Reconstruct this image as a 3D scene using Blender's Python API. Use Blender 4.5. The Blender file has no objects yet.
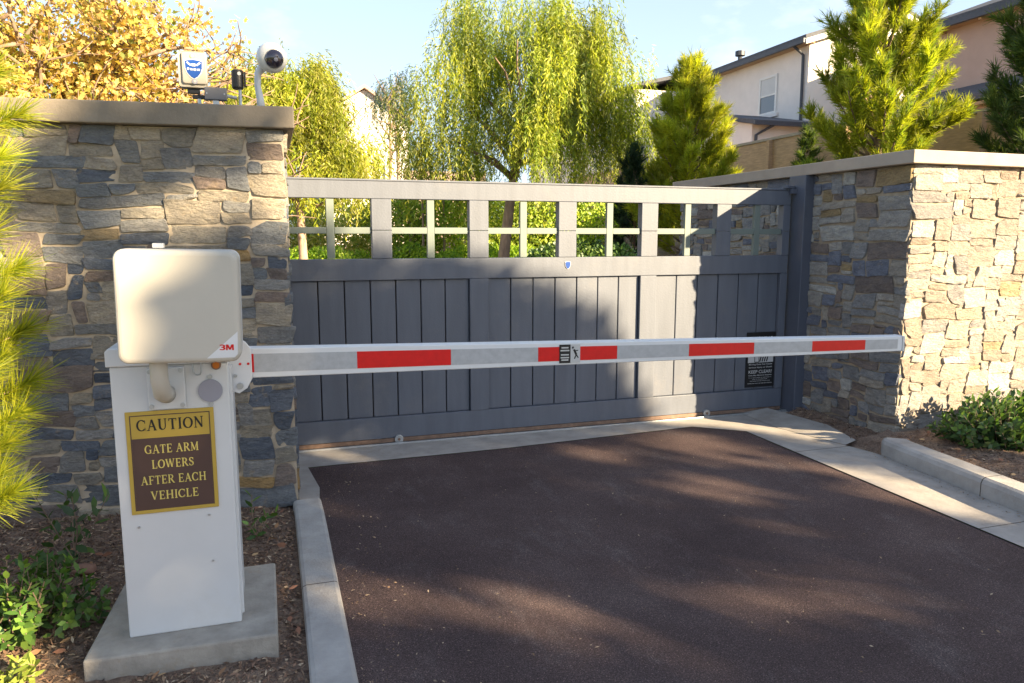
import bpy, bmesh, math, random
import numpy as np
from mathutils import Vector, Matrix, noise

R = math.radians
PI = math.pi
scn = bpy.context.scene
COL = scn.collection

# ------------------------------------------------------------------ camera, sky, sun, exposure
cd = bpy.data.cameras.new('camera'); cam = bpy.data.objects.new('camera', cd); COL.objects.link(cam)
cd.sensor_width = 36; cd.lens = 740 / 1024 * 36; cd.clip_start = .05; cd.clip_end = 2000
PITCH = math.atan(104 / 740)
cam.location = (0, 0, 1.6); cam.rotation_euler = (PI / 2 - PITCH, 0, -R(18))
scn.camera = cam

SUN_EL = R(20.5); SX, SY = .65, -.76          # horizontal direction towards the sun
w = bpy.data.worlds.new('World'); scn.world = w; w.use_nodes = True
nt = w.node_tree; nt.nodes.clear()
out = nt.nodes.new('ShaderNodeOutputWorld'); bg = nt.nodes.new('ShaderNodeBackground')
sky = nt.nodes.new('ShaderNodeTexSky'); sky.sky_type = 'NISHITA'; sky.sun_disc = False
sky.sun_elevation = SUN_EL; sky.sun_rotation = math.atan2(SX, SY)
sky.air_density = 1.0; sky.dust_density = 0.8; sky.ozone_density = 1.2
tc = nt.nodes.new('ShaderNodeTexCoord')
mp = nt.nodes.new('ShaderNodeMapping'); mp.inputs['Scale'].default_value = (1, 1, 2.2)
nz = nt.nodes.new('ShaderNodeTexNoise'); nz.inputs['Scale'].default_value = 6.5; nz.inputs['Detail'].default_value = 7
nz.inputs['Roughness'].default_value = .55
rp = nt.nodes.new('ShaderNodeValToRGB')
rp.color_ramp.elements[0].position = .56; rp.color_ramp.elements[0].color = (0, 0, 0, 1)
rp.color_ramp.elements[1].position = .74; rp.color_ramp.elements[1].color = (.8, .8, .8, 1)
mx = nt.nodes.new('ShaderNodeMix'); mx.data_type = 'RGBA'
nt.links.new(tc.outputs['Generated'], mp.inputs['Vector']); nt.links.new(mp.outputs['Vector'], nz.inputs['Vector'])
nt.links.new(nz.outputs['Fac'], rp.inputs['Fac']); nt.links.new(rp.outputs['Color'], mx.inputs['Factor'])
nt.links.new(sky.outputs['Color'], mx.inputs['A']); mx.inputs['B'].default_value = (5.2, 5.3, 5.6, 1)
sx_ = nt.nodes.new('ShaderNodeSeparateXYZ'); nt.links.new(tc.outputs['Generated'], sx_.inputs[0])
hz = nt.nodes.new('ShaderNodeMapRange'); nt.links.new(sx_.outputs['Z'], hz.inputs['Value'])
hz.inputs['From Min'].default_value = 0.0; hz.inputs['From Max'].default_value = .55; hz.inputs['To Min'].default_value = .7; hz.inputs['To Max'].default_value = .24
mh = nt.nodes.new('ShaderNodeMix'); mh.data_type = 'RGBA'; nt.links.new(hz.outputs['Result'], mh.inputs['Factor'])
nt.links.new(mx.outputs['Result'], mh.inputs['A']); mh.inputs['B'].default_value = (4.6, 5.5, 6.9, 1)
nt.links.new(mh.outputs['Result'], bg.inputs['Color']); bg.inputs['Strength'].default_value = .05
nt.links.new(bg.outputs['Background'], out.inputs['Surface'])

sd = bpy.data.lights.new('sun', 'SUN'); sd.energy = 5.0; sd.angle = R(.55); sd.color = (1, .79, .50)
sun = bpy.data.objects.new('sun', sd); COL.objects.link(sun)
SV = Vector((SX * math.cos(SUN_EL), SY * math.cos(SUN_EL), math.sin(SUN_EL)))
sun.rotation_euler = SV.to_track_quat('Z', 'Y').to_euler(); sun.location = (6, -8, 6)
scn.view_settings.view_transform = 'Standard'; scn.view_settings.look = 'None'
scn.view_settings.exposure = 2.25; scn.view_settings.gamma = 1; scn.view_settings.use_curve_mapping = False

# ------------------------------------------------------------------ material helpers
def newmat(name):
    m = bpy.data.materials.new(name); m.use_nodes = True
    return m, m.node_tree, m.node_tree.nodes['Principled BSDF']

def lk(nt, a, b): nt.links.new(a, b)

def noise_node(nt, scale, detail=4, rough=.6, vec=None, stretch=None):
    n = nt.nodes.new('ShaderNodeTexNoise'); n.inputs['Scale'].default_value = scale
    n.inputs['Detail'].default_value = detail; n.inputs['Roughness'].default_value = rough
    t = nt.nodes.new('ShaderNodeTexCoord'); src = t.outputs['Object']
    if stretch:
        mp = nt.nodes.new('ShaderNodeMapping'); mp.inputs['Scale'].default_value = stretch
        lk(nt, src, mp.inputs['Vector']); src = mp.outputs['Vector']
    lk(nt, src, n.inputs['Vector'])
    return n

def ramp(nt, fac, stops):
    r = nt.nodes.new('ShaderNodeValToRGB'); e = r.color_ramp.elements
    while len(e) < len(stops): e.new(.5)
    for k, (p, c) in enumerate(stops):
        e[k].position = p; e[k].color = (*c, 1) if len(c) == 3 else c
    lk(nt, fac, r.inputs['Fac']); return r.outputs['Color']

def mixc(nt, fac, a, b, mode='MIX'):
    m = nt.nodes.new('ShaderNodeMix'); m.data_type = 'RGBA'; m.blend_type = mode
    for s, k in ((fac, 'Factor'), (a, 'A'), (b, 'B')):
        if isinstance(s, (int, float)): m.inputs[k].default_value = s
        elif isinstance(s, tuple): m.inputs[k].default_value = (*s, 1)
        else: lk(nt, s, m.inputs[k])
    return m.outputs['Result']

def bump(nt, b, height, strength=.3, dist=.01):
    n = nt.nodes.new('ShaderNodeBump'); n.inputs['Strength'].default_value = strength
    n.inputs['Distance'].default_value = dist; lk(nt, height, n.inputs['Height'])
    lk(nt, n.outputs['Normal'], b.inputs['Normal'])

def simple(name, col, rough=.6, var=.12, scale=6, bs=.15, bscale=60, metallic=0, dirt=None, stretch=None, spec=.4):
    """painted / plain surface with slight mottling and fine bump; dirt=(colour, amount)"""
    m, nt, b = newmat(name)
    n = noise_node(nt, scale, 5, .6, stretch=stretch)
    lo = tuple(c * (1 - var) for c in col); hi = tuple(min(1, c * (1 + var)) for c in col)
    c = ramp(nt, n.outputs['Fac'], [(.3, lo), (.7, hi)])
    if dirt:
        n2 = noise_node(nt, scale * .6, 8, .75)
        f = ramp(nt, n2.outputs['Fac'], [(.55, (0, 0, 0)), (.75, (dirt[1],) * 3)])
        c = mixc(nt, f, c, dirt[0])
    lk(nt, c, b.inputs['Base Color'])
    b.inputs['Roughness'].default_value = rough; b.inputs['Metallic'].default_value = metallic
    b.inputs['Specular IOR Level'].default_value = spec
    if bs:
        n3 = noise_node(nt, bscale, 4, .6); bump(nt, b, n3.outputs['Fac'], bs, .004)
    return m

def joints(m, pitch, axis='Y', off=.3):
    nt = m.node_tree; b = nt.nodes['Principled BSDF']; src = b.inputs['Base Color'].links[0].from_socket
    t = nt.nodes.new('ShaderNodeTexCoord'); sp = nt.nodes.new('ShaderNodeSeparateXYZ'); lk(nt, t.outputs['Object'], sp.inputs[0])
    d = nt.nodes.new('ShaderNodeMath'); d.operation = 'MULTIPLY_ADD'; lk(nt, sp.outputs[axis], d.inputs[0]); d.inputs[1].default_value = 1 / pitch; d.inputs[2].default_value = 20 + off
    f = nt.nodes.new('ShaderNodeMath'); f.operation = 'FRACT'; lk(nt, d.outputs[0], f.inputs[0])
    g = nt.nodes.new('ShaderNodeMath'); g.operation = 'LESS_THAN'; lk(nt, f.outputs[0], g.inputs[0]); g.inputs[1].default_value = .007 / pitch
    lk(nt, mixc(nt, g.outputs[0], src, (.07, .055, .045)), b.inputs['Base Color'])

def stone_mat(name, rough=.8):
    m, nt, b = newmat(name)
    a = nt.nodes.new('ShaderNodeAttribute'); a.attribute_name = 'Col'
    n = noise_node(nt, 9, 8, .7, stretch=(1, 1, 2.6))
    f = ramp(nt, n.outputs['Fac'], [(.3, (.62, .62, .66)), (.52, (1, 1, 1)), (.75, (1.35, 1.28, 1.16))])
    c = mixc(nt, 1.0, a.outputs['Color'], f, 'MULTIPLY')
    n2 = noise_node(nt, 14, 6, .7)
    f2 = ramp(nt, n2.outputs['Fac'], [(.60, (0, 0, 0)), (.72, (.55, .55, .55))])
    c = mixc(nt, f2, c, (.40, .30, .18))
    n4 = noise_node(nt, 60, 5, .7, stretch=(1, 1, 2))
    f4 = ramp(nt, n4.outputs['Fac'], [(.3, (.75, .75, .75)), (.7, (1.2, 1.2, 1.2))])
    c = mixc(nt, 1.0, c, f4, 'MULTIPLY')
    lk(nt, c, b.inputs['Base Color']); b.inputs['Roughness'].default_value = rough
    n3 = noise_node(nt, 26, 8, .72, stretch=(1, 1, 2.2)); bump(nt, b, n3.outputs['Fac'], 1.0, .03)
    return m

def leaf_mat(name, trans=.35, rough=.5, gloss=.12):
    m = bpy.data.materials.new(name); m.use_nodes = True; nt = m.node_tree; nt.nodes.clear()
    o = nt.nodes.new('ShaderNodeOutputMaterial')
    a = nt.nodes.new('ShaderNodeAttribute'); a.attribute_name = 'Col'
    d = nt.nodes.new('ShaderNodeBsdfDiffuse'); t = nt.nodes.new('ShaderNodeBsdfTranslucent')
    g = nt.nodes.new('ShaderNodeBsdfGlossy'); g.inputs['Roughness'].default_value = rough
    g.inputs['Color'].default_value = (1, 1, 1, 1)
    m1 = nt.nodes.new('ShaderNodeMixShader'); m1.inputs[0].default_value = trans
    m2 = nt.nodes.new('ShaderNodeMixShader'); m2.inputs[0].default_value = gloss * .5
    lk(nt, a.outputs['Color'], d.inputs['Color'])
    c2 = mixc(nt, 1.0, a.outputs['Color'], (1.5, 1.55, .8), 'MULTIPLY')
    lk(nt, c2, t.inputs['Color'])
    lk(nt, d.outputs[0], m1.inputs[1]); lk(nt, t.outputs[0], m1.inputs[2])
    lk(nt, m1.outputs[0], m2.inputs[1]); lk(nt, g.outputs[0], m2.inputs[2]); lk(nt, m2.outputs[0], o.inputs['Surface'])
    return m

def attr_mat(name, rough=.9):
    m, nt, b = newmat(name)
    a = nt.nodes.new('ShaderNodeAttribute'); a.attribute_name = 'Col'
    lk(nt, a.outputs['Color'], b.inputs['Base Color']); b.inputs['Roughness'].default_value = rough
    return m

M = {}
M['paint'] = simple('gate_paint', (.108, .120, .150), .5, .10, 3.0, .3, 70, dirt=((.17, .165, .17), .5), stretch=(4, 4, .5))
M['muntin'] = simple('muntin_paint', (.15, .18, .165), .55, .05, 4, .1)
M['reveal'] = simple('groove_dark', (.035, .025, .02), .9, .1)
M['rust'] = simple('rusty_channel', (.19, .12, .085), .7, .25, 20, .3)
M['concrete'] = simple('concrete', (.35, .32, .29), .9, .18, 6, .6, 90, dirt=((.20, .16, .12), .65))
M['concrete_pad'] = simple('concrete_pad', (.33, .30, .26), .9, .22, 9, .8, 70, dirt=((.25, .15, .06), .7))
M['kerb'] = simple('kerb_concrete', (.37, .35, .33), .9, .18, 7, .7, 90, dirt=((.22, .18, .14), .6))
joints(M['kerb'], 1.35, 'Y', .55); joints(M['concrete'], 1.55, 'Y', .12)
M['cap'] = simple('cap_stone', (.21, .18, .145), .85, .2, 5, .5, 70, dirt=((.16, .13, .10), .6))
M['cap_r'] = simple('cap_stone_tan', (.36, .30, .245), .85, .1, 5, .3, 70)
M['mortar'] = simple('mortar', (.39, .325, .25), .95, .2, 14, .8, 60)
M['mortar_r'] = simple('mortar_pale', (.32, .26, .19), .95, .2, 14, .8, 60)
M['stone'] = stone_mat('stone')
M['white'] = simple('white_enamel', (.57, .58, .59), .35, .035, 3, .05, 60, dirt=((.52, .50, .46), .5), spec=.5)
M['beige_plastic'] = simple('off_white_plastic', (.48, .455, .405), .5, .04, 4, .08, 40)
M['beige_box'] = simple('box_plastic', (.34, .31, .26), .5, .04, 4, .08, 40)
M['jbox'] = simple('junction_grey', (.12, .12, .135), .5, .05, 6, 0)
M['steel'] = simple('galvanised_steel', (.42, .43, .44), .4, .15, 15, .1, metallic=.6)
M['steel_lt'] = simple('painted_hub', (.55, .56, .58), .4, .08, 15, .1, metallic=.2)
M['postm'] = simple('post_paint', (.085, .095, .125), .5, .08, 5, .15)
M['arm'] = simple('arm_white', (.66, .67, .69), .4, .03, 8, .03)
M['tape'] = simple('grey_reflective_tape', (.40, .41, .43), .35, .1, 40, .1)
M['red'] = simple('red_reflective_tape', (.62, .006, .006), .4, .08, 40, .05)
M['yellow'] = simple('sign_yellow', (.44, .30, .05), .45, .05, 4, 0)
M['brown'] = simple('sign_brown', (.075, .042, .035), .45, .08, 6, 0)
M['black'] = simple('black', (.012, .012, .014), .45, .1, 6, 0)
M['signwhite'] = simple('sign_white', (.5, .5, .5), .5, .03, 6, 0)
M['blue'] = simple('badge_blue', (.008, .05, .24), .35, .05, 6, 0)
M['greyblue'] = simple('grey_blue', (.26, .26, .31), .45, .06, 6, 0)
M['greenring'] = simple('green_ring', (.25, .5, .22), .5, .05, 6, 0)
M['amber'] = simple('amber_lens', (.45, .13, .02), .15, .1, 30, 0)
M['rubber'] = simple('rubber', (.03, .03, .03), .8, .1)
M['bark'] = simple('bark', (.20, .14, .10), .95, .4, 12, 1.0, 30, stretch=(1, 1, .3))
M['bark_lt'] = simple('bark_pale', (.34, .24, .18), .95, .35, 12, 1.0, 30, stretch=(1, 1, .3))
M['leaf'] = leaf_mat('leaf', .48, .6, .05)
M['leaf_gloss'] = leaf_mat('leaf_glossy', .28, .5, .07)
M['needle'] = leaf_mat('needle', .5, .6, .05)
M['chips'] = attr_mat('mulch_chip')
M['stucco_white'] = simple('stucco_white', (.70, .66, .60), .95, .04, 2, .3, 40)
M['stucco_pink'] = simple('stucco_pink', (.42, .31, .26), .95, .05, 2, .3, 40)
M['stucco_A'] = simple('stucco_cream', (.74, .68, .64), .95, .05, 2, .3, 40)
M['trim'] = simple('trim_white', (.72, .70, .68), .6, .04, 3, 0)
M['eave'] = simple('eave_wood', (.40, .27, .15), .8, .1, 3, 0)
M['roof'] = simple('roof_tile', (.075, .08, .095), .8, .25, 12, .8, 14)
M['gutter_dark'] = simple('downspout_dark', (.05, .055, .07), .5, .1, 5, 0)
M['fence'] = simple('tan_plank', (.46, .30, .18), .85, .2, 5, .5, 30, stretch=(1, 1, 6))

def glass_mat():
    m, nt, b = newmat('window_glass')
    b.inputs['Base Color'].default_value = (.10, .11, .13, 1); b.inputs['Roughness'].default_value = .08
    b.inputs['Specular IOR Level'].default_value = .8
    return m
M['glass'] = glass_mat()
M['blind'] = simple('window_blind', (.55, .55, .55), .7, .03, 4, 0)
def lens_mat():
    m, nt, b = newmat('smoked_dome')
    b.inputs['Base Color'].default_value = (.02, .015, .03, 1); b.inputs['Roughness'].default_value = .04
    b.inputs['Coat Weight'].default_value = 1
    return m
M['lens'] = lens_mat()

def asphalt():
    m, nt, b = newmat('asphalt')
    n = noise_node(nt, 1.1, 7, .62); c = ramp(nt, n.outputs['Fac'], [(.3, (.070, .045, .045)), (.55, (.108, .074, .072)), (.78, (.160, .116, .110))])
    n2 = noise_node(nt, 3.5, 10, .8, stretch=(1, .45, 1))
    f2 = ramp(nt, n2.outputs['Fac'], [(.53, (0, 0, 0)), (.76, (.50, .50, .50))])
    c = mixc(nt, f2, c, (.24, .205, .20))
    n3 = noise_node(nt, 190, 3, .8)
    f3 = ramp(nt, n3.outputs['Fac'], [(.36, (.4, .4, .4)), (.5, (1, 1, 1)), (.66, (2.4, 2.3, 2.2))])
    c = mixc(nt, 1.0, c, f3, 'MULTIPLY')
    lk(nt, c, b.inputs['Base Color']); b.inputs['Roughness'].default_value = .85
    b.inputs['Specular IOR Level'].default_value = .3
    vo = nt.nodes.new('ShaderNodeTexVoronoi'); vo.inputs['Scale'].default_value = 95
    t2 = nt.nodes.new('ShaderNodeTexCoord'); lk(nt, t2.outputs['Object'], vo.inputs['Vector'])
    f5 = ramp(nt, vo.outputs['Distance'], [(.08, (2.1, 2.0, 1.95)), (.22, (1, 1, 1)), (.7, (.72, .72, .72))])
    c2 = mixc(nt, 1.0, b.inputs['Base Color'].links[0].from_socket, f5, 'MULTIPLY'); lk(nt, c2, b.inputs['Base Color'])
    n4 = noise_node(nt, 110, 4, .8); bump(nt, b, n4.outputs['Fac'], 1.0, .012)
    return m
M['asphalt'] = asphalt()

def soil():
    m, nt, b = newmat('mulch_soil')
    n = noise_node(nt, 7, 9, .75); c = ramp(nt, n.outputs['Fac'], [(.28, (.12, .08, .06)), (.5, (.24, .17, .13)), (.75, (.42, .32, .23))])
    n3 = noise_node(nt, 90, 4, .8); f3 = ramp(nt, n3.outputs['Fac'], [(.3, (.45, .45, .45)), (.7, (1.6, 1.5, 1.4))])
    c = mixc(nt, 1.0, c, f3, 'MULTIPLY')
    lk(nt, c, b.inputs['Base Color']); b.inputs['Roughness'].default_value = .95
    n4 = noise_node(nt, 70, 6, .75); bump(nt, b, n4.outputs['Fac'], 1.0, .02)
    return m
M['soil'] = soil()
M['grass'] = simple('grass', (.07, .11, .02), .95, .4, 1.5, .5, 60)

# ------------------------------------------------------------------ mesh helpers
class MB:
    def __init__(s): s.v = []; s.f = []; s.c = []; s.mi = []
    def add(s, verts, faces, col=None, mi=0):
        o = len(s.v); s.v += [tuple(v) for v in verts]
        for f in faces: s.f.append([i + o for i in f]); s.c.append(col); s.mi.append(mi)
    def box(s, x0, x1, y0, y1, z0, z1, col=None, mi=0):
        v = [(x, y, z) for z in (z0, z1) for y in (y0, y1) for x in (x0, x1)]
        s.add(v, [(0, 2, 3, 1), (4, 5, 7, 6), (0, 1, 5, 4), (2, 6, 7, 3), (0, 4, 6, 2), (1, 3, 7, 5)], col, mi)
    def prism(s, poly, ax, a, b, mi=0):
        """polygon (2-D list, CCW) extruded along axis ax from a to b"""
        def P(p, t):
            return (t, p[0], p[1]) if ax == 'x' else (p[0], t, p[1]) if ax == 'y' else (p[0], p[1], t)
        n = len(poly); v = [P(p, a) for p in poly] + [P(p, b) for p in poly]
        s.add(v, [list(range(n))[::-1], list(range(n, 2 * n))] + [(i, (i + 1) % n, (i + 1) % n + n, i + n) for i in range(n)], None, mi)
    def tube(s, pts, rad, n=8, cap=True, mi=0):
        pts = [Vector(p) for p in pts]
        if isinstance(rad, (int, float)): rad = [rad] * len(pts)
        rings = []; o = len(s.v); up = Vector((0, 0, 1)); prev = None
        for i, p in enumerate(pts):
            d = (pts[min(i + 1, len(pts) - 1)] - pts[max(i - 1, 0)]).normalized()
            if prev is None:
                a = d.cross(up);
                if a.length < 1e-3: a = d.cross(Vector((0, 1, 0)))
                a.normalize()
            else:
                a = (prev - d * prev.dot(d)).normalized()
            prev = a; b = d.cross(a)
            for k in range(n):
                t = 2 * PI * k / n; s.v.append(tuple(p + (a * math.cos(t) + b * math.sin(t)) * rad[i]))
        for i in range(len(pts) - 1):
            for k in range(n):
                k2 = (k + 1) % n
                s.f.append([o + i * n + k, o + i * n + k2, o + (i + 1) * n + k2, o + (i + 1) * n + k]); s.c.append(None); s.mi.append(mi)
        if cap:
            s.f.append([o + k for k in range(n)][::-1]); s.c.append(None); s.mi.append(mi)
            e = o + (len(pts) - 1) * n; s.f.append([e + k for k in range(n)]); s.c.append(None); s.mi.append(mi)
    def disc(s, c, nrm, r, th, n=24, mi=0):
        c = Vector(c); nrm = Vector(nrm).normalized(); s.tube([c, c + nrm * th], r, n, True, mi)
    def build(s, name, mat, parent=None, bevel=0, smooth=False, recalc=True):
        me = bpy.data.meshes.new(name); me.from_pydata(s.v, [], s.f)
        mats = mat if isinstance(mat, (list, tuple)) else [mat]
        for m in mats: me.materials.append(m)
        if len(mats) > 1: me.polygons.foreach_set('material_index', s.mi)
        if any(c is not None for c in s.c):
            a = me.attributes.new('Col', 'FLOAT_COLOR', 'FACE')
            arr = np.ones((len(s.f), 4), np.float32)
            for i, c in enumerate(s.c):
                if c is not None: arr[i, :3] = c
            a.data.foreach_set('color', arr.ravel())
        if recalc:
            bm = bmesh.new(); bm.from_mesh(me); bmesh.ops.recalc_face_normals(bm, faces=bm.faces); bm.to_mesh(me); bm.free()
        if smooth: me.polygons.foreach_set('use_smooth', [True] * len(me.polygons))
        me.update()
        o = bpy.data.objects.new(name, me); COL.objects.link(o)
        if parent: o.parent = parent
        if bevel:
            b = o.modifiers.new('bevel', 'BEVEL'); b.width = bevel; b.segments = 2; b.limit_method = 'ANGLE'; b.angle_limit = R(40)
            b.harden_normals = False
        if smooth == 'auto': pass
        return o

def tag(o, label=None, cat=None, group=None, kind=None):
    if label: o['label'] = label
    if cat: o['category'] = cat
    if group: o['group'] = group
    if kind: o['kind'] = kind
    return o

def empty(name, loc=(0, 0, 0), rz=0):
    o = bpy.data.objects.new(name, None); COL.objects.link(o); o.location = loc; o.rotation_euler = (0, 0, rz)
    o.empty_display_size = .2
    return o

def copy_tree(o, parent=None):
    c = o.copy(); COL.objects.link(c)
    if parent: c.parent = parent
    for ch in [x for x in list(bpy.data.objects) if x.parent == o]: copy_tree(ch, c)
    return c

def flat_leaves(name, mat, pos, dirs, nrm, ln, wd, cols, shape='diamond', parent=None):
    """thousands of small leaf faces in one mesh; arrays (n,3),(n,3),(n,3),(n,),(n,),(n,3)"""
    T = {'diamond': ([(0, 0), (.45, .5), (1, 0), (.45, -.5)], 0),
         'oval': ([(0, 0), (.25, .38), (.6, .45), (1, 0), (.6, -.45), (.25, -.38)], 0),
         'needle': ([(0, .5), (1, .1), (1, -.1), (0, -.5)], 0),
         'maple': ([(0, 0), (.1, .38), (.3, .22), (.45, .60), (.6, .2), (1, 0), (.62, -.22), (.42, -.58), (.3, -.2), (.12, -.36)], 0)}[shape][0]
    k = len(T); n = len(pos)
    dirs = dirs / (np.linalg.norm(dirs, axis=1, keepdims=True) + 1e-9)
    side = np.cross(dirs, nrm); side /= (np.linalg.norm(side, axis=1, keepdims=True) + 1e-9)
    up = np.cross(side, dirs)
    V = np.zeros((n, k, 3), np.float32)
    for i, (a, b) in enumerate(T):
        V[:, i] = pos + dirs * (ln * a)[:, None] + side * (wd * b)[:, None] - up * (ln * a * a * .18)[:, None]
    me = bpy.data.meshes.new(name)
    me.vertices.add(n * k); me.vertices.foreach_set('co', V.ravel())
    me.loops.add(n * k); me.loops.foreach_set('vertex_index', np.arange(n * k, dtype=np.int32))
    me.polygons.add(n); me.polygons.foreach_set('loop_start', np.arange(0, n * k, k, dtype=np.int32))
    me.polygons.foreach_set('loop_total', np.full(n, k, np.int32))
    me.update(calc_edges=True)
    a = me.attributes.new('Col', 'FLOAT_COLOR', 'FACE')
    c4 = np.ones((n, 4), np.float32); c4[:, :3] = cols; a.data.foreach_set('color', c4.ravel())
    me.materials.append(mat)
    o = bpy.data.objects.new(name, me); COL.objects.link(o)
    if parent: o.parent = parent
    return o

def rs(seed): return np.random.RandomState(seed)
def unit(r, n):
    v = r.normal(size=(n, 3)); return v / np.linalg.norm(v, axis=1, keepdims=True)
def pal(r, n, cols, var=.15, weights=None):
    cols = np.array(cols); i = r.choice(len(cols), n, p=weights)
    return np.clip(cols[i] * (1 + r.uniform(-var, var, (n, 1))), 0, 1)
def fbm(p, s):
    return noise.fractal(Vector(p) * s, 1, 2, 3)

# ------------------------------------------------------------------ the ground
def surf(name, poly, z, mat, zfun=None):
    b = MB(); n = len(poly); b.add([(x, y, z) for x, y in poly], [list(range(n))]); o = b.build(name, mat, recalc=False); tag(o, kind='structure'); return o

def grid_sheet(name, x0, x1, y0, y1, nx, ny, zf, mat, smooth=True):
    b = MB(); vs = [(x0 + (x1 - x0) * i / nx, y0 + (y1 - y0) * j / ny) for j in range(ny + 1) for i in range(nx + 1)]
    b.add([(x, y, zf(x, y)) for x, y in vs], [(j * (nx + 1) + i, j * (nx + 1) + i + 1, (j + 1) * (nx + 1) + i + 1, (j + 1) * (nx + 1) + i) for j in range(ny) for i in range(nx)])
    o = b.build(name, mat, recalc=False, smooth=smooth); tag(o, kind='structure'); return o

grid_sheet('ground', -400, 400, -300, 600, 8, 9, lambda x, y: -.06, M['grass'])
def sstep(a, b, x):
    t = max(0, min(1, (x - a) / (b - a))); return t * t * (3 - 2 * t)
def hillz(x, y): return -.04 + 1.75 * sstep(5, 9.3, x) + 1.5 * sstep(10.3, 18, x) + .12 * noise.noise(Vector((x * .4, y * .4, 0)))
grid_sheet('hillside', 5.03, 60, 4.9, 70, 90, 70, hillz, M['soil'])
# bank behind the gate that the hedges grow on
def bankz(x, y): return -.03 + .75 * sstep(15, 19, y) * (1 - .0 * x) + .5 * sstep(19, 24, y)
grid_sheet('planted_bank', -14, 5.0, 12.5, 40, 40, 40, bankz, M['soil'])

# road: slab in front of the gate and on beyond it
surf('driveway', [(.22, -12), (3.66, -12), (3.66, 2.6), (3.70, 5.1), (3.36, 5.37), (1.6, 5.24), (.19, 5.21), (.22, 4.5)], 0.0, M['asphalt'])
surf('driveway_beyond', [(-.5, 5.78), (4.55, 5.78), (4.55, 12.4), (-9, 12.4), (-9, 7.5), (-.5, 7.5)], -.004, M['asphalt'])
surf('gate_apron', [(.07, 4.47), (.222, 4.47), (.24, 4.75), (.19, 5.21), (1.6, 5.24), (3.36, 5.37), (3.70, 5.1), (4.02, 5.1), (4.6, 5.45), (4.6, 5.78), (-.6, 5.78), (-.6, 5.3), (.07, 5.3)], .004, M['concrete'])
surf('gutter_strip', [(3.66, -12), (4.15, -12), (4.09, 2.9), (4.24, 4.25), (4.02, 5.1), (3.70, 5.1), (3.66, 2.6)], .006, M['concrete'])
# concrete wedge by the foot of the right wall
wb = MB(); wb.add([(4.03, 5.65, .008), (4.30, 5.62, .045), (4.40, 4.95, .04), (4.30, 4.52, .03), (4.18, 4.5, .008), (4.02, 5.1, .008)], [(0, 1, 2, 3, 4, 5)])
tag(wb.build('concrete_wedge', M['concrete'], recalc=False), kind='structure')

def kerb(name, line, inner, h, mat, r=.03):
    """kerb following a line of (x,y); profile is a box with rounded top edges, width to the side 'inner'"""
    prof = [(0, -.1), (0, h - r), (r * .35, h - r * .3), (r, h), (abs(inner) - r, h), (abs(inner) - r * .3, h - r * .3), (abs(inner), h - r), (abs(inner), -.1)]
    b = MB(); rings = []
    sgn = 1 if inner > 0 else -1
    for i, (x, y) in enumerate(line):
        a = Vector(line[max(i - 1, 0)]); c = Vector(line[min(i + 1, len(line) - 1)]); d = (c - a).normalized(); nx = Vector((d.y, -d.x)) * sgn
        rings.append([(x + nx.x * p[0], y + nx.y * p[0], p[1] + .0015 * noise.noise(Vector((x * 9, y * 9, p[0] * 9)))) for p in prof])
    k = len(prof); v = [p for r_ in rings for p in r_]
    f = [(i * k + j, i * k + j + 1, (i + 1) * k + j + 1, (i + 1) * k + j) for i in range(len(line) - 1) for j in range(k - 1)]
    f += [list(range(k)), list(range(len(v) - k, len(v)))]
    b.add(v, f); o = b.build(name, mat); tag(o, kind='structure'); return o
kerb('kerb_left', [(.237, -12)] + [(.237, 2 + .25 * i) for i in range(10)] + [(.232, 4.47)], -.165, .035, M['kerb'], .02)
# right kerb: rounded nose near the wall, running towards the camera
kerb('kerb_right', [(4.06, -12), (4.065, 1.0), (4.08, 2.2), (4.09, 2.9), (4.16, 3.5), (4.215, 4.0), (4.245, 4.2), (4.285, 4.255)], .20, .125, M['kerb'], .035)

# planting beds with lumpy mulch
def lump(x, y): return .018 * noise.noise(Vector((x * 5, y * 5, 1))) + .012 * noise.noise(Vector((x * 17, y * 17, 5)))
grid_sheet('mulch_bed_left', -4, .075, -2, 4.9, 110, 150, lambda x, y: .0 + lump(x, y) + .03 * sstep(-.1, -1.6, x) - .015 * sstep(-.1, .07, x), M['soil'])
grid_sheet('mulch_bed_right', 4.22, 12, -3, 4.5, 150, 120, lambda x, y: .05 + lump(x, y) + .05 * sstep(4.25, 4.7, x) - .10 * (1 - sstep(4.22, 4.34, x)), M['soil'])
grid_sheet('dirt_strip', 4.22, 4.62, 4.4, 5.5, 12, 24, lambda x, y: .012 + .04 * sstep(4.32, 4.6, x) + lump(x, y) - .04 * (1 - sstep(4.22, 4.33, x)), M['soil'])

# ------------------------------------------------------------------ stone walls
def pack_rects(W, H, rnd, cw=.04, ch=.034, wr=(3, 10), hr=(2, 4)):
    nx = max(1, int(round(W / cw))); ny = max(1, int(round(H / ch))); g = [[0] * nx for _ in range(ny)]; out = []
    for j in range(ny):
        for i in range(nx):
            if g[j][i]: continue
            w_ = rnd.randint(*wr); h_ = rnd.randint(*hr)
            if rnd.random() < .14: w_, h_ = rnd.randint(2, 3), rnd.randint(1, 2)
            if w_ > 6 and rnd.random() < .5: h_ = 2
            ww = 0
            while ww < w_ and i + ww < nx and not g[j][i + ww]: ww += 1
            if i + ww < nx and not g[j][i + ww] and (ww == w_):
                run = 0
                while i + ww + run < nx and not g[j][i + ww + run]: run += 1
                if run == 1: ww += 1
            hh = min(h_, ny - j)
            if ny - j - hh == 1: hh += 1
            for b in range(j, j + hh):
                for a in range(i, i + ww): g[b][a] = 1
            out.append((i * W / nx, j * H / ny, (i + ww) * W / nx, (j + hh) * H / ny))
    return out

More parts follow.
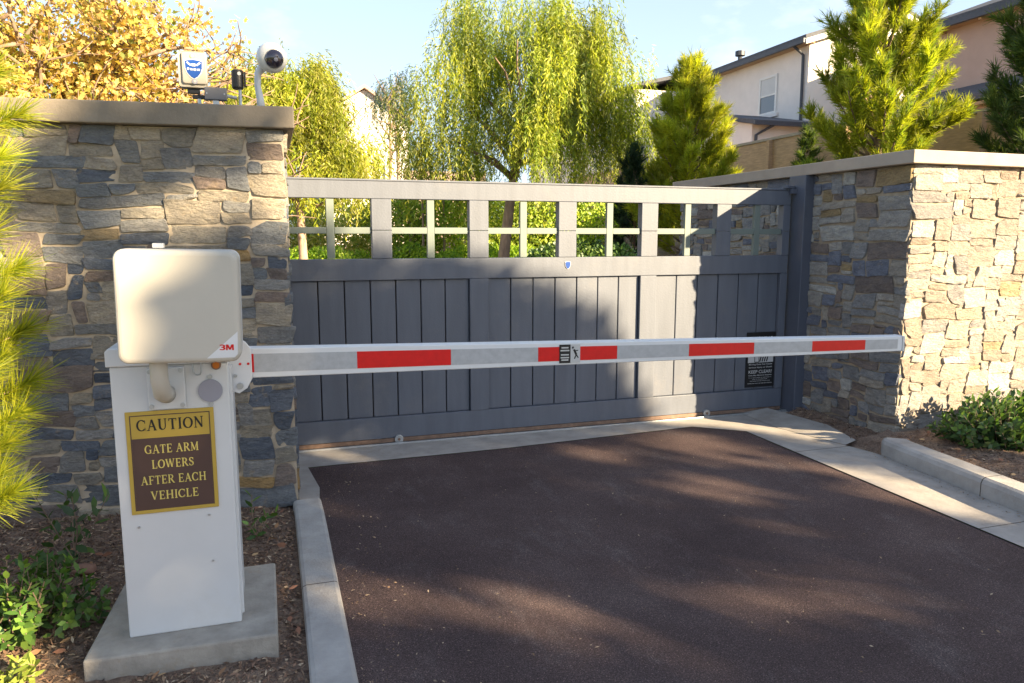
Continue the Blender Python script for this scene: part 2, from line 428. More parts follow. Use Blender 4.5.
def rect_outline(r, rnd, jit=.013, gap=.007):
    x0, y0, x1, y1 = r; j = lambda: rnd.uniform(-jit, jit)
    x0 += gap; y0 += gap; x1 -= gap; y1 -= gap
    if x1 - x0 < .02 or y1 - y0 < .012: return None
    c = [(x0, y0), (x1, y0), (x1, y1), (x0, y1)]
    sl = rnd.uniform(-.14, .14) * min(.5, (y1 - y0)); 
    c = [(x0 + j() + sl, y0 + j() * .6), (x1 + j() + sl, y0 + j() * .6), (x1 + j() - sl, y1 + j() * .6), (x0 + j() - sl, y1 + j() * .6)]
    if rnd.random() < .3:           # knock one corner off
        k = rnd.randrange(4); a, b, d = c[k - 1], c[k], c[(k + 1) % 4]; t = rnd.uniform(.15, .4)
        c[k:k + 1] = [(b[0] + (a[0] - b[0]) * t, b[1] + (a[1] - b[1]) * t), (b[0] + (d[0] - b[0]) * t, b[1] + (d[1] - b[1]) * t)]
    return c

def warp(p):
    return (p[0] + .020 * noise.noise(Vector((p[0] * 3.1, p[1] * 3.1, 3))), p[1] + .022 * noise.noise(Vector((p[0] * 2.6, p[1] * 2.6, 9))))

def voronoi(W, H, sx, sy, rnd, gap):
    nx = int(W / sx) + 1; ny = int(H / sy) + 1; seeds = []
    for j in range(-1, ny + 1):
        for i in range(-1, nx + 1):
            
            if rnd.random() < .84: seeds.append(((i + .5 * (j % 2) + rnd.uniform(-.55, .55)) * sx, (j + .5 + rnd.uniform(-.42, .42)) * sy))
    asp = sx / sy; outp = []
    for a, (px, py) in enumerate(seeds):
        poly = [(max(0, px - 1), max(0, py - 1)), (min(W, px + 1), max(0, py - 1)), (min(W, px + 1), min(H, py + 1)), (max(0, px - 1), min(H, py + 1))]
        if poly[0][0] >= poly[1][0] or poly[0][1] >= poly[2][1]: continue
        for b, (qx, qy) in enumerate(seeds):
            if a == b or abs(qx - px) > 3 * sx or abs(qy - py) > 3 * sy: continue
            mx_, my_ = (px + qx) / 2, (py + qy) / 2; nx_, ny_ = (qx - px), (qy - py) * asp * asp
            L = math.hypot(nx_, ny_)
            # clip away the far side, pulled in by the gap
            nxn, nyn = nx_ / L, ny_ / L; dlim = mx_ * nxn + my_ * nyn - gap
            new = []
            for k in range(len(poly)):
                p, q = poly[k], poly[(k + 1) % len(poly)]
                dp = p[0] * nxn + p[1] * nyn - dlim; dq = q[0] * nxn + q[1] * nyn - dlim
                if dp <= 0: new.append(p)
                if dp * dq < 0:
                    t = dp / (dp - dq); new.append((p[0] + (q[0] - p[0]) * t, p[1] + (q[1] - p[1]) * t))
            poly = new
            if len(poly) < 3: break
        if len(poly) >= 3:
            ar = abs(sum(poly[k][0] * poly[(k + 1) % len(poly)][1] - poly[(k + 1) % len(poly)][0] * poly[k][1] for k in range(len(poly)))) / 2
            if ar > .0008: outp.append(poly)
    return outp

def add_stone(b, poly, fr, depth, col, rnd, rough=.006):
    """poly in wall coordinates, fr(s,t,d)->xyz"""
    # subdivide the edges, round the corners
    pts = []
    n = len(poly)
    for k in range(n):
        p, q = poly[k], poly[(k + 1) % n]; L = math.hypot(q[0] - p[0], q[1] - p[1]); m = max(1, int(L / .035))
        for i in range(m):
            t = i / m; pts.append((p[0] + (q[0] - p[0]) * t, p[1] + (q[1] - p[1]) * t))
    pts = [warp(p) for p in pts]
    pts = [(p[0] + rnd.uniform(-.0022, .0022), p[1] + rnd.uniform(-.0022, .0022)) for p in pts]
    for _ in range(1):
        m = len(pts); pts2 = []
        for k in range(m):
            p, q = pts[k], pts[(k + 1) % m]
            pts2 += [(p[0] * .82 + q[0] * .18, p[1] * .82 + q[1] * .18), (p[0] * .18 + q[0] * .82, p[1] * .18 + q[1] * .82)]
        pts = pts2
    m = len(pts); cx = sum(p[0] for p in pts) / m; cy = sum(p[1] for p in pts) / m
    wmin = min(max(p[0] for p in pts) - min(p[0] for p in pts), max(p[1] for p in pts) - min(p[1] for p in pts))
    tx, ty = rnd.uniform(-.06, .06), rnd.uniform(-.09, .09); sd_ = rnd.uniform(0, 50)
    rings = [(-.03, 0), (depth * .80, 0.0), (depth * .98, .0018), (depth, .009), (depth + .001, .33 * wmin)]
    V = []
    for d, ins in rings:
        for p in pts:
            dx, dy = cx - p[0], cy - p[1]; L = math.hypot(dx, dy) + 1e-6; t = min(ins / L, .6)
            x, y = p[0] + dx * t, p[1] + dy * t
            dd = d
            if d > 0: dd = d + tx * (x - cx) + ty * (y - cy) + rough * noise.noise(Vector((x * 22, y * 34, sd_))) + rough * .8 * noise.noise(Vector((x * 60, y * 90, sd_)))
            V.append(fr(x, y, dd))
    V.append(fr(cx, cy, depth + rough * noise.noise(Vector((cx * 22, cy * 34, sd_)))))
    dup = V[2 * m:3 * m]; o2 = len(V); V += dup          # own copy of the arris ring keeps the edge crisp
    F = []
    for r_ in range(len(rings) - 1):
        for k in range(m):
            k2 = (k + 1) % m; lo = o2 if r_ == 2 else r_ * m
            F.append((lo + k, lo + k2, (r_ + 1) * m + k2, (r_ + 1) * m + k))
    e = (len(rings) - 1) * m
    for k in range(m): F.append((e + k, e + (k + 1) % m, o2 - 1))
    b.add(V, F, col)

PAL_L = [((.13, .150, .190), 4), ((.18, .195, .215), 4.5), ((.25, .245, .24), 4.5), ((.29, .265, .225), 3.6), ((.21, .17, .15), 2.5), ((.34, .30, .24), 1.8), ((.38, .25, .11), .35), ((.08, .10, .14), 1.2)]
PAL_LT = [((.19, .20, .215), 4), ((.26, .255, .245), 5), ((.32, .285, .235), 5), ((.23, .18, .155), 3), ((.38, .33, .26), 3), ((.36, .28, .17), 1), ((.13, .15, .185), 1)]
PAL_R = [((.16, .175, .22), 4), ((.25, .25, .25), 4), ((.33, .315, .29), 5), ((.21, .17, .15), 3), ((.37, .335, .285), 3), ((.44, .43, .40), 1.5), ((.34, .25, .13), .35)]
PAL_S = [((.34, .29, .245), 5), ((.38, .345, .31), 4), ((.31, .25, .20), 3), ((.42, .39, .365), 3), ((.36, .27, .16), .4), ((.29, .27, .26), 1.5)]
def pick(p, rnd):
    c = rnd.choices([a for a, _ in p], [b for _, b in p])[0]; k = rnd.uniform(.82, 1.18); return tuple(min(1, x * k) for x in c)

def wall_face(b, kind, W, H, fr, palette, rnd, depth=(.008, .022), gap=.008):
    if kind == 'rect':
        for r_ in pack_rects(W, H, rnd):
            c = rect_outline(r_, rnd, .016, gap=gap)
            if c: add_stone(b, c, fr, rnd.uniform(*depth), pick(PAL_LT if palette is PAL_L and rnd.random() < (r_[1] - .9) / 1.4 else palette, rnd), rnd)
    elif kind == 'mix':
        for r_ in pack_rects(W, H, rnd, .045, .032, (3, 8), (2, 5)):
            c = rect_outline(r_, rnd, .017, gap=gap)
            if c: add_stone(b, c, fr, rnd.uniform(*depth), pick(palette, rnd), rnd, .008)
    else:
        for c in voronoi(W, H, .20, .10, rnd, gap): add_stone(b, c, fr, rnd.uniform(*depth), pick(palette, rnd), rnd, .005)

rnd = random.Random(11)
# left wall: front face from (.1,4.49) leftwards, turned a few degrees
LA = Vector((.1, 4.49, 0)); LD = Vector((-1, .118, 0)).normalized(); LN = Vector((-LD.y, LD.x, 0)) * -1
if LN.y > 0: LN = -LN
Lwall = tag(empty('stone_wall', (.1, 4.49, 0)), 'grey and blue rubble stone wall with brown flat cap carrying the cameras, left of the gate', 'wall')
b = MB()
frL = lambda s, t, d: tuple(LD * s + LN * d + Vector((0, 0, t)))
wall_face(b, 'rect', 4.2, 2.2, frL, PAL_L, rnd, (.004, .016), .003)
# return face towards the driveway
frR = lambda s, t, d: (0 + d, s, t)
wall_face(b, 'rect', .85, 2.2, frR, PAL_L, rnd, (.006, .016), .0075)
b.build('stonework', M['stone'], Lwall, smooth=True, recalc=False)
b = MB()
p0 = Vector((0, 0, 0)); p1 = LD * 4.2
b.prism([(p0.x - .001, p0.y + .001), (p1.x, p1.y), (p1.x, .9), (-.001, .9)], 'z', 0, 2.2)
b.build('mortar_core', M['mortar'], Lwall)
b = MB()
q0 = Vector((.06, -.075)); q1 = Vector((p1.x, p1.y - .075))
b.prism([(q0.x, q0.y), (q0.x, .95), (q1.x, .95), (q1.x, q1.y)], 'z', 2.203, 2.32)
b.build('cap', M['cap'], Lwall, bevel=.007)

# right wall: sunlit front face, shaded face along the drive running on beyond the gate
Rwall = tag(empty('corner_wall', (4.6, 4.44, 0)), 'sunlit cream and grey stone corner wall with tan cap, right of the gate', 'wall')
b = MB(); rnd = random.Random(5)
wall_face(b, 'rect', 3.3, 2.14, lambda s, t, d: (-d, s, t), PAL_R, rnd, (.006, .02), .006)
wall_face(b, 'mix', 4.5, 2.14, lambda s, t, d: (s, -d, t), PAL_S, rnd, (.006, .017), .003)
b.build('stonework', M['stone'], Rwall, smooth=True, recalc=False)
b = MB()
b.prism([(0.001, 0.001), (4.5, .001), (4.5, .4), (.4, .4), (.4, 3.3), (.001, 3.3)], 'z', -.05, 2.14)
b.build('mortar_core', M['mortar_r'], Rwall)
b = MB()
b.prism([(-.085, -.07), (4.6, -.07), (4.6, .47), (.47, .47), (.47, 3.38), (-.085, 3.38)], 'z', 2.143, 2.24)
b.build('cap', M['cap_r'], Rwall, bevel=.006)

# ------------------------------------------------------------------ the gate
GY = 5.65
gate = tag(empty('driveway_gate', (2.2, GY, 0)), 'wide grey blue wooden driveway gate with square windows above vertical boards', 'gate')
def gpart(name, boxes, mat=None, bevel=.004):
    b = MB()
    for x0, x1, y0, y1, z0, z1 in boxes: b.box(x0 - 2.2, x1 - 2.2, y0, y1, z0, z1)
    return b.build(name, mat or M['paint'], gate, bevel=bevel)
T = .075
gpart('top_rail', [(-.25, 4.47, 0, T, 1.887, 2.015)])
gpart('top_rail', [(-.26, 4.48, -.006, T + .006, 2.016, 2.03)]).name = 'capping_strip'
gpart('middle_rail', [(-.25, 4.47, 0.001, T, 1.280, 1.440)])
gpart('bottom_rail', [(-.25, 4.47, 0.001, T, .045, .215)])
full = [(-.25, .132), (1.487, 1.642), (2.982, 3.135), (4.395, 4.47)]
half = [(.733, .882), (2.234, 2.390), (3.710, 3.855)]
for x0, x1 in full:
    gpart('stile', [(x0, x1, -.002, T - .002, .2165, 1.2785), (x0, x1, -.002, T - .002, 1.4415, 1.652), (x0, x1, -.002, T - .002, 1.6545, 1.8855)])
for x0, x1 in half:
    gpart('mullion', [(x0, x1, -.002, T - .002, 1.4415, 1.652), (x0, x1, -.002, T - .002, 1.6545, 1.8855)])
xs = [(.132, .733), (.882, 1.487), (1.642, 2.234), (2.390, 2.982), (3.135, 3.710), (3.855, 4.395)]
for x0, x1 in xs:
    xm = (x0 + x1) / 2 + (.0 if x0 < 2 else 0.01); b = .028
    zc = 1.652
    gpart('muntin_cross', [(xm - b, xm + b, .014, .05, 1.443, 1.884), (x0 + .001, xm - b - .001, .016, .048, zc - .024, zc + .024), (xm + b + .001, x1 - .001, .016, .048, zc - .024, zc + .024)], M['muntin'], .003)
for px0, px1 in ((.132, 1.487), (1.642, 2.982), (3.135, 4.395)):
    n = round((px1 - px0) / .195); wv = (px1 - px0) / n; bx = []
    for i in range(n):
        o = rnd.uniform(-.0015, .0015)
        bx.append((px0 + i * wv + .004, px0 + (i + 1) * wv - .004, .028 + o, .05, .217, 1.278))
    gpart('board_panel', bx, None, .005)
    gpart('backing', [(px0, px1, .052, .064, .2155, 1.2795)], M['reveal'], 0).name = 'panel_backing'
gpart('steel_channel', [(-.25, 4.46, -.004, T + .004, .012, .043)], M['rust'], .002)
def roller(x):
    b = MB(); b.tube([(x - 2.2, -.02, .036), (x - 2.2, .02, .036)], .034, 20); w_ = b.build('roller', M['steel'], gate, bevel=.003)
    b = MB(); b.tube([(x - 2.2, -.026, .036), (x - 2.2, -.018, .036)], .011, 10); b.build('axle', M['rust'], w_)
roller(.9); roller(3.67)
# catch on the top right corner
gpart('latch_bracket', [(4.40, 4.485, -.03, .03, 2.032, 2.055), (4.44, 4.5, -.045, -.006, 1.985, 2.03)], M['postm'], .004)
tr = MB(); tr.box(-.3, 4.55, GY - .055, GY - .035, .004, .018); tr.box(-.3, 4.55, GY + .10, GY + .12, .004, .018); tr.box(-.3, 4.55, GY - .035, GY + .10, .003, .008)
tag(tr.build('gate_track', M['steel'], bevel=.002), 'steel floor track running under the wide driveway gate', 'track')

# ----- lettering
def ribbon(b, pts, ws, th, zo):
    """flat stroke in the (x,z) plane; ws widths, extruded towards -y"""
    n = len(pts); L = []; Rr = []
    for i, (x, z) in enumerate(pts):
        a = pts[max(i - 1, 0)]; c = pts[min(i + 1, n - 1)]; dx, dz = c[0] - a[0], c[1] - a[1]; l = math.hypot(dx, dz) or 1
        nx_, nz_ = -dz / l, dx / l; w_ = ws[i] / 2 if isinstance(ws, list) else ws / 2
        L.append((x + nx_ * w_, z + nz_ * w_)); Rr.append((x - nx_ * w_, z - nz_ * w_))
    v = [(x, -th - zo, z) for x, z in L + Rr] + [(x, 0, z) for x, z in L + Rr]
    f = [(i, i + 1, n + i + 1, n + i) for i in range(n - 1)]
    o = 2 * n
    f += [(i, i + 1, o + i + 1, o + i) for i in range(n - 1)] + [(n + i, n + i + 1, o + n + i + 1, o + n + i) for i in range(n - 1)]
    f += [(0, n, o + n, o), (n - 1, 2 * n - 1, o + 2 * n - 1, o + n - 1)]
    b.add(v, f)

TK, TN, SF = .17, .075, .06
def arc(cx, cz, rx, rz, a0, a1, n=14, t0=TN, t1=TK):
    pts = []; ws = []
    for i in range(n + 1):
        a = R(a0 + (a1 - a0) * i / n); pts.append((cx + rx * math.cos(a), cz + rz * math.sin(a)))
        ws.append(t0 + (t1 - t0) * abs(math.cos(a)) ** 1.2)
    return (pts, ws)
def st(x0, z0, x1, z1, w_): return ([(x0, z0), (x1, z1)], w_)
def sf(x, z, w_=.30): return ([(x - w_ / 2, z), (x + w_ / 2, z)], SF)
GL = {
 'C': (.85, [arc(.45, .5, .37, .46, 48, 312), st(.76, .66, .76, .94, SF), st(.76, .06, .76, .30, SF)]),
 'G': (.92, [arc(.45, .5, .37, .46, 48, 300), st(.76, .66, .76, .94, SF), st(.74, .05, .74, .42, TK), sf(.74, .43, .28)]),
 'O': (.92, [arc(.46, .5, .37, .46, 0, 360, 28)]),
 'A': (.92, [st(.16, .03, .45, .97, TN), st(.45, .97, .76, .03, TK), st(.27, .36, .62, .36, TN), sf(.14, .03, .27), sf(.77, .03, .30)]),
 'U': (.90, [([(.20, .97), (.20, .35), (.24, .17), (.34, .07), (.46, .045), (.58, .08), (.67, .18), (.70, .35), (.70, .97)], [TK, TK, TK, TK * .8, TN, TN, TN, TN, TN]), sf(.20, .97), sf(.70, .97, .25)]),
 'T': (.80, [st(.40, .03, .40, .94, TK), st(.07, .94, .73, .94, TN), st(.07, .75, .07, .97, SF), st(.73, .75, .73, .97, SF), sf(.40, .03)]),
 'I': (.42, [st(.21, .03, .21, .97, TK), sf(.21, .03), sf(.21, .97)]),
 'N': (.95, [st(.18, .03, .18, .97, TN), st(.18, .95, .76, .05, TK), st(.76, .03, .76, .97, TN), sf(.18, .03, .25), sf(.15, .97, .22), sf(.76, .97, .25)]),
 'E': (.76, [st(.20, .03, .20, .97, TK), st(.2, .96, .66, .96, TN), st(.2, .5, .54, .5, TN), st(.2, .04, .68, .04, TN), st(.66, .78, .66, .98, SF), st(.68, .02, .68, .24, SF), st(.54, .40, .54, .60, SF), sf(.16, .97, .2), sf(.16, .03, .2)]),
 'R': (.88, [st(.20, .03, .20, .97, TK), ([(.2, .95), (.45, .95), (.60, .88), (.65, .73), (.60, .58), (.45, .5), (.2, .5)], [TN, TN, TK * .8, TK, TK * .8, TN, TN]), st(.42, .5, .76, .04, TK), sf(.2, .03), sf(.14, .97, .2), sf(.8, .03, .2)]),
 'M': (1.12, [st(.18, .03, .20, .97, TN), st(.20, .96, .54, .08, TK), st(.54, .08, .88, .96, TN), st(.90, .03, .90, .97, TK), sf(.18, .03, .26), sf(.16, .97, .2), sf(.90, .03), sf(.93, .97, .2)]),
 'L': (.74, [st(.20, .03, .20, .97, TK), st(.2, .04, .66, .04, TN), st(.66, .02, .66, .28, SF), sf(.2, .97), sf(.16, .03, .2)]),
 'W': (1.25, [st(.14, .97, .38, .05, TK), st(.38, .05, .62, .92, TN), st(.62, .92, .86, .05, TK), st(.86, .05, 1.1, .97, TN), sf(.14, .97), sf(.62, .97, .24), sf(1.1, .97, .24)]),
 'S': (.70, [([(.58, .80), (.50, .92), (.35, .96), (.19, .90), (.13, .75), (.22, .60), (.45, .48), (.57, .36), (.59, .22), (.50, .08), (.33, .04), (.17, .10), (.11, .24)], [TN, TN, TN, TK * .7, TK * .9, TK, TK, TK, TK * .9, TN, TN, TN, TN]), st(.59, .70, .59, .93, SF), st(.11, .07, .11, .32, SF)]),
 'F': (.72, [st(.20, .03, .20, .97, TK), st(.2, .96, .66, .96, TN), st(.2, .5, .54, .5, TN), st(.66, .76, .66, .98, SF), st(.54, .40, .54, .60, SF), sf(.2, .03), sf(.16, .97, .2)]),
 'H': (.98, [st(.20, .03, .20, .97, TK), st(.78, .03, .78, .97, TK), st(.2, .5, .78, .5, TN), sf(.2, .03), sf(.2, .97), sf(.78, .03), sf(.78, .97)]),
 'V': (.90, [st(.14, .97, .45, .04, TK), st(.45, .04, .76, .97, TN), sf(.14, .97), sf(.76, .97, .26)]),
 ' ': (.36, []),
}
def serif_text(b, s, cx, z, h, width, y=0, th=.0008):
    """centred line of serif capitals fitted to the width, baseline z, height h, written on the plane y facing -y"""
    tot = sum(GL[c][0] for c in s) + .06 * (len(s) - 1); kx = width / tot; x = cx - width / 2; k = 0
    for c in s:
        for pts, ws in GL[c][1]:
            P = [(x + px * kx, z + pz * h) for px, pz in pts]
            sc = (kx + h) / 2
            W_ = [q * sc for q in ws] if isinstance(ws, list) else ws * (h if pts[0][1] == pts[-1][1] else kx)
            bb = MB(); ribbon(bb, P, W_, th, k * .00003); k += 1
            b.add([(vx, vy + y, vz) for vx, vy, vz in bb.v], bb.f)
        x += (GL[c][0] + .06) * kx

def sans_text(s, cx, z, h, width, y, mat, name, parent, bold=0.0):
    cu = bpy.data.curves.new('t', 'FONT'); cu.body = s; cu.size = 1; cu.extrude = 0; cu.offset = bold
    o = bpy.data.objects.new('t', cu); COL.objects.link(o); bpy.context.view_layer.update()
    me = bpy.data.meshes.new_from_object(o.evaluated_get(bpy.context.evaluated_depsgraph_get()))
    bpy.data.objects.remove(o)
    vs = np.array([v.co[:] for v in me.vertices]); mn, mxx = vs.min(0), vs.max(0)
    kx = width / (mxx[0] - mn[0]); kz = h / (mxx[1] - mn[1])
    for v in me.vertices:
        x_ = (v.co.x - mn[0]) * kx + cx - width / 2; z_ = (v.co.y - mn[1]) * kz + z; v.co = (x_, y, z_)
    me.materials.clear(); me.materials.append(mat); me.name = name
    ob = bpy.data.objects.new(name, me); COL.objects.link(ob); ob.parent = parent
    return ob

# warning sign on the gate (child of the gate; text lies on it)
sx0, sx1, sz0, sz1 = 4.085 - 2.2, 4.395 - 2.2, .238, .745
b = MB(); b.box(sx0, sx1, .018, .026, sz0, sz1)
ws_ = b.build('warning_sign', M['black'], gate); tag(ws_, 'black and white moving gate warning sign with small lettering')
sc = (sx0 + sx1) / 2; SWd = sx1 - sx0
b = MB(); b.box(sx0 + .02, sx1 - .02, .0165, .0178, .465, .61); b.build('sign_picture_field', M['signwhite'], ws_)
b = MB()
for pts in ([(.09, .47), (.09, .54), (.135, .54), (.135, .47)],): 
    for k in range(4):
        a, c = pts[k], pts[(k + 1) % 4]
        ribbon(b, [(sx0 + a[0], a[1]), (sx0 + c[0], c[1])], .006, .001, k * .0001)
for i in range(4): ribbon(b, [(sx0 + .145 + i * .024, .472), (sx0 + .165 + i * .024, .545)], .012, .001, .0005 + i * .0001)
ribbon(b, [(sx0 + .14, .56), (sx0 + .25, .575)], .02, .001, .0011)
for v in range(len(b.v)): b.v[v] = (b.v[v][0], b.v[v][1] + .0162, b.v[v][2])
b.build('sign_pictogram', M['black'], ws_)
for s, z_, h_, wd_ in (('WARNING', .66, .045, .24), ('Moving Gate Can Cause', .438, .018, .25), ('Serious Injury or Death', .410, .018, .25), ('KEEP CLEAR!', .365, .030, .25),
                       ('Gate May Move at Anytime', .338, .015, .25), ('Do not allow children to operate gate or', .320, .009, .25), ('play in the gate area', .305, .009, .16),
                       ('This entrance is for vehicles only', .288, .010, .22), ('Pedestrians must use separate entrance', .266, .011, .26)):
    sans_text(s, sc, z_, h_, wd_, .0155, M['signwhite'], 'sign_lettering', ws_, .012)

def shield_poly(w_, h_, n=10):
    pts = [(-.5, .42), (-.3, .47), (0, .5), (.3, .47), (.5, .42), (.48, .05), (.38, -.2), (.2, -.4), (0, -.5), (-.2, -.4), (-.38, -.2), (-.48, .05)]
    return [(x * w_, z * h_) for x, z in pts[::-1]]
def shield(parent, x, y, z, w_, h_, name='shield_badge'):
    b = MB(); b.prism([(x + p[0] * 1.14, z + p[1] * 1.12) for p in shield_poly(w_, h_)], 'y', y - .002, y)
    o = b.build(name, M['signwhite'], parent)
    b = MB(); b.prism([(x + p[0], z + p[1]) for p in shield_poly(w_, h_)], 'y', y - .0035, y - .0021)
    b.build('badge_face', M['blue'], o); return o
shield(gate, 2.316 - 2.2, -.0022, 1.375, .045, .058)

post = MB(); post.box(4.495, 4.600, 5.50, 5.72, .0, 2.142)
tag(post.build('gate_post', M['postm'], bevel=.006), 'dark square steel gate post against the shaded stone face', 'post')

# ------------------------------------------------------------------ barrier operator
pad = MB()
P4 = [(-.705, 2.832), (-.033, 2.812), (-.038, 3.48), (-.672, 3.475)]
pad.prism(P4, 'z', -.05, .09)
tag(pad.build('concrete_pad', M['concrete_pad'], bevel=.009), 'rust stained square concrete slab under the white barrier cabinet', 'slab')

bar = tag(empty('gate_barrier', (-.37, 3.1, .09)), 'white barrier cabinet with caution sign and red striped arm lowered across the drive', 'barrier')
BX, BY, BZ = -.37, 3.1, .09
def bp(name, fn, mat, parent=bar, bevel=.004, smooth=False):
    b = MB(); fn(b)
    if parent is bar: b.v = [(x - BX, y - BY, z - BZ) for x, y, z in b.v]
    else: b.v = [(x - BX, y - BY, z - BZ) for x, y, z in b.v]
    return b.build(name, mat, parent, bevel=bevel, smooth=smooth)
cab = bp('cabinet', lambda b: b.box(-.570, -.168, 2.95, 3.30, .09, 1.135), M['white'], bevel=.006)
bp('seam_flange', lambda b: (b.box(-.1695, -.158, 2.965, 2.985, .12, 1.12)), M['white'], bevel=.002)
bp('cabinet_lid', lambda b: b.prism([(-.580, 1.137), (-.158, 1.137), (-.158, 1.192), (-.170, 1.205), (-.568, 1.205), (-.580, 1.192)], 'y', 2.938, 3.312), M['white'], bevel=.004)
def screws(b, L, y, r=.006, th=.005):
    for x, z in L: b.tube([(x, y, z), (x, y - th, z)], r, 10)
for q in [(-.51, .525), (-.265, .545), (-.26, .36)]: bp('screw', lambda b: screws(b, [q], 2.9495, .0045, .004), M['steel'], bevel=0)
# bracket plate + short pole that carries the reader box
bpl = bp('bracket_plate', lambda b: b.box(-.447, -.320, 2.934, 2.945, .972, 1.128), M['white'], bevel=.003)
for q in [(-.437, 1.115), (-.332, 1.115), (-.437, .985), (-.332, .985)]: bp('screw', lambda b: screws(b, [q], 2.9335, .008, .006), M['steel'], parent=bpl, bevel=0)
bp('bracket_arm', lambda b: b.tube([(-.385, 2.93, 1.03), (-.388, 2.87, 1.045), (-.39, 2.83, 1.10), (-.39, 2.82, 1.24)], [.034, .032, .030, .03], 16), M['beige_plastic'], bevel=0, smooth=True)
bp('round_cover', lambda b: b.tube([(-.235, 2.9495, 1.03), (-.235, 2.943, 1.03)], .043, 28), M['greyblue'], bevel=0)
for q in [(-.235, 1.082), (-.235, .978)]: bp('screw', lambda b: screws(b, [q], 2.9495, .009, .006), M['steel'], bevel=0)
bp('padlock_hasp', lambda b: b.tube([(-.290, 2.945, 1.155), (-.290, 2.94, 1.105), (-.284, 2.94, 1.095), (-.275, 2.94, 1.092), (-.266, 2.94, 1.095), (-.262, 2.94, 1.105), (-.262, 2.945, 1.155)], .0025, 6), M['steel'], bevel=0)
lk_ = bp('lock', lambda b: b.tube([(-.210, 2.9495, 1.127), (-.210, 2.940, 1.127)], .018, 20), M['rust'], bevel=.001)
bp('lock_face', lambda b: b.tube([(-.210, 2.9396, 1.127), (-.210, 2.936, 1.127)], .0125, 16), M['amber'], parent=lk_, bevel=0)
# reader box: rounded square slab, slightly turned and tilted, on the bracket
def rounded_rect(w_, h_, r, n=6):
    pts = []
    for cx_, cz_, a0 in ((w_ / 2 - r, h_ / 2 - r, 0), (-w_ / 2 + r, h_ / 2 - r, 90), (-w_ / 2 + r, -h_ / 2 + r, 180), (w_ / 2 - r, -h_ / 2 + r, 270)):
        for i in range(n + 1):
            a = R(a0 + 90 * i / n); pts.append((cx_ + r * math.cos(a), cz_ + r * math.sin(a)))
    return pts
def rr_slab(b, prof, w_, h_, r):
    """stack of inset rounded rectangles along y: prof=[(y, inset)]"""
    V = []; n = None
    for y, ins in prof:
        p = rounded_rect(w_ - 2 * ins, h_ - 2 * ins, max(r - ins * .6, .004)); n = len(p)
        V += [(x, y, z) for x, z in p]
    F = [(i * n + k, i * n + (k + 1) % n, (i + 1) * n + (k + 1) % n, (i + 1) * n + k) for i in range(len(prof) - 1) for k in range(n)]
    F += [list(range(n)), list(range((len(prof) - 1) * n, len(prof) * n))]
    b.add(V, F)
reader_t = Matrix.Translation((-.303 - BX, 2.76 - BY, 1.366 - BZ)) @ Matrix.Rotation(R(-3), 4, 'Z') @ Matrix.Rotation(R(1.5), 4, 'X') @ Matrix.Rotation(R(1.0), 4, 'Y')
def rp_(name, fn, mat, parent, bevel=0, smooth=False):
    b = MB(); fn(b); b.v = [tuple(reader_t @ Vector(v)) for v in b.v]
    return b.build(name, mat, parent, bevel=bevel, smooth=smooth)
rd = rp_('reader_box', lambda b: rr_slab(b, [(-.032, .018), (-.0305, .011), (-.027, .005), (-.021, .0015), (-.012, 0), (.040, 0), (.041, .002)], .392, .388, .034), M['beige_plastic'], bar)
rp_('reader_back', lambda b: rr_slab(b, [(.042, .006), (.075, .006), (.085, .014)], .402, .398, .034), M['white'], rd, bevel=.002)
rp_('reader_gland', lambda b: b.box(-.085, -.050, .045, .075, .196, .212), M['white'], rd, bevel=.002)
for v in (0,):
    o = sans_text('3', .137, -.150, .020, .019, -.0335, M['red'], 'reader_logo', rd, .02)
    def emm(b):
        for k, (p, q) in enumerate((((.151, -.150), (.151, -.130)), ((.153, -.131), (.161, -.148)), ((.161, -.148), (.169, -.131)), ((.171, -.150), (.171, -.130)))):
            bb = MB(); ribbon(bb, [p, q], .0055, .0004, k * .0001); b.add([(x, y - .0332, z) for x, y, z in bb.v], bb.f)
    rp_('reader_logo', emm, M['red'], rd)
    for vv in o.data.vertices: vv.co = reader_t @ vv.co
    rp_('reader_decal', lambda b: b.add([(.176, -.0327, -.176), (.186, -.0327, -.165), (.188, -.0327, -.085), (.085, -.0327, -.178)], [(0, 1, 2, 3)]), M['arm'], rd)
# caution sign
sgx0, sgx1, sgz0, sgz1 = -.530, -.228, .576, .967
cs = bp('caution_sign', lambda b: b.box(sgx0, sgx1, 2.944, 2.9495, sgz0, sgz1), M['yellow'], bevel=.0015)
tag(cs, 'yellow and brown caution sign reading gate arm lowers after each vehicle')
def frame_lines(b):
    e = .014; y0, y1 = 2.9432, 2.9438; t = .0035
    b.box(sgx0 + e, sgx1 - e, y0, y1, sgz1 - e - t, sgz1 - e); b.box(sgx0 + e, sgx0 + e + t, y0, y1, sgz0 + e, sgz1 - e - t - .0001)
    b.box(sgx1 - e - t, sgx1 - e, y0, y1, sgz0 + e, sgz1 - e - t - .0001)
bp('sign_border', frame_lines, M['brown'], parent=cs, bevel=0)
bp('brown_field', lambda b: b.box(sgx0 + .0178, sgx1 - .0178, 2.9431, 2.9437, sgz0 + .0145, sgz1 - .102), M['brown'], parent=cs, bevel=0)
scx = (sgx0 + sgx1) / 2
bp('lettering', lambda b: serif_text(b, 'CAUTION', scx, .893, .043, .230, 2.9438), M['black'], parent=cs, bevel=0)
LINES = []
if True:
    for s, z_, wd_ in (('GATE ARM', .806, .185), ('LOWERS', .748, .145), ('AFTER EACH', .688, .225), ('VEHICLE', .628, .165)):
        LINES.append((s, z_, wd_))
M['letter_yellow'] = simple('letter_yellow', (.62, .50, .13), .45, .03, 4, 0)
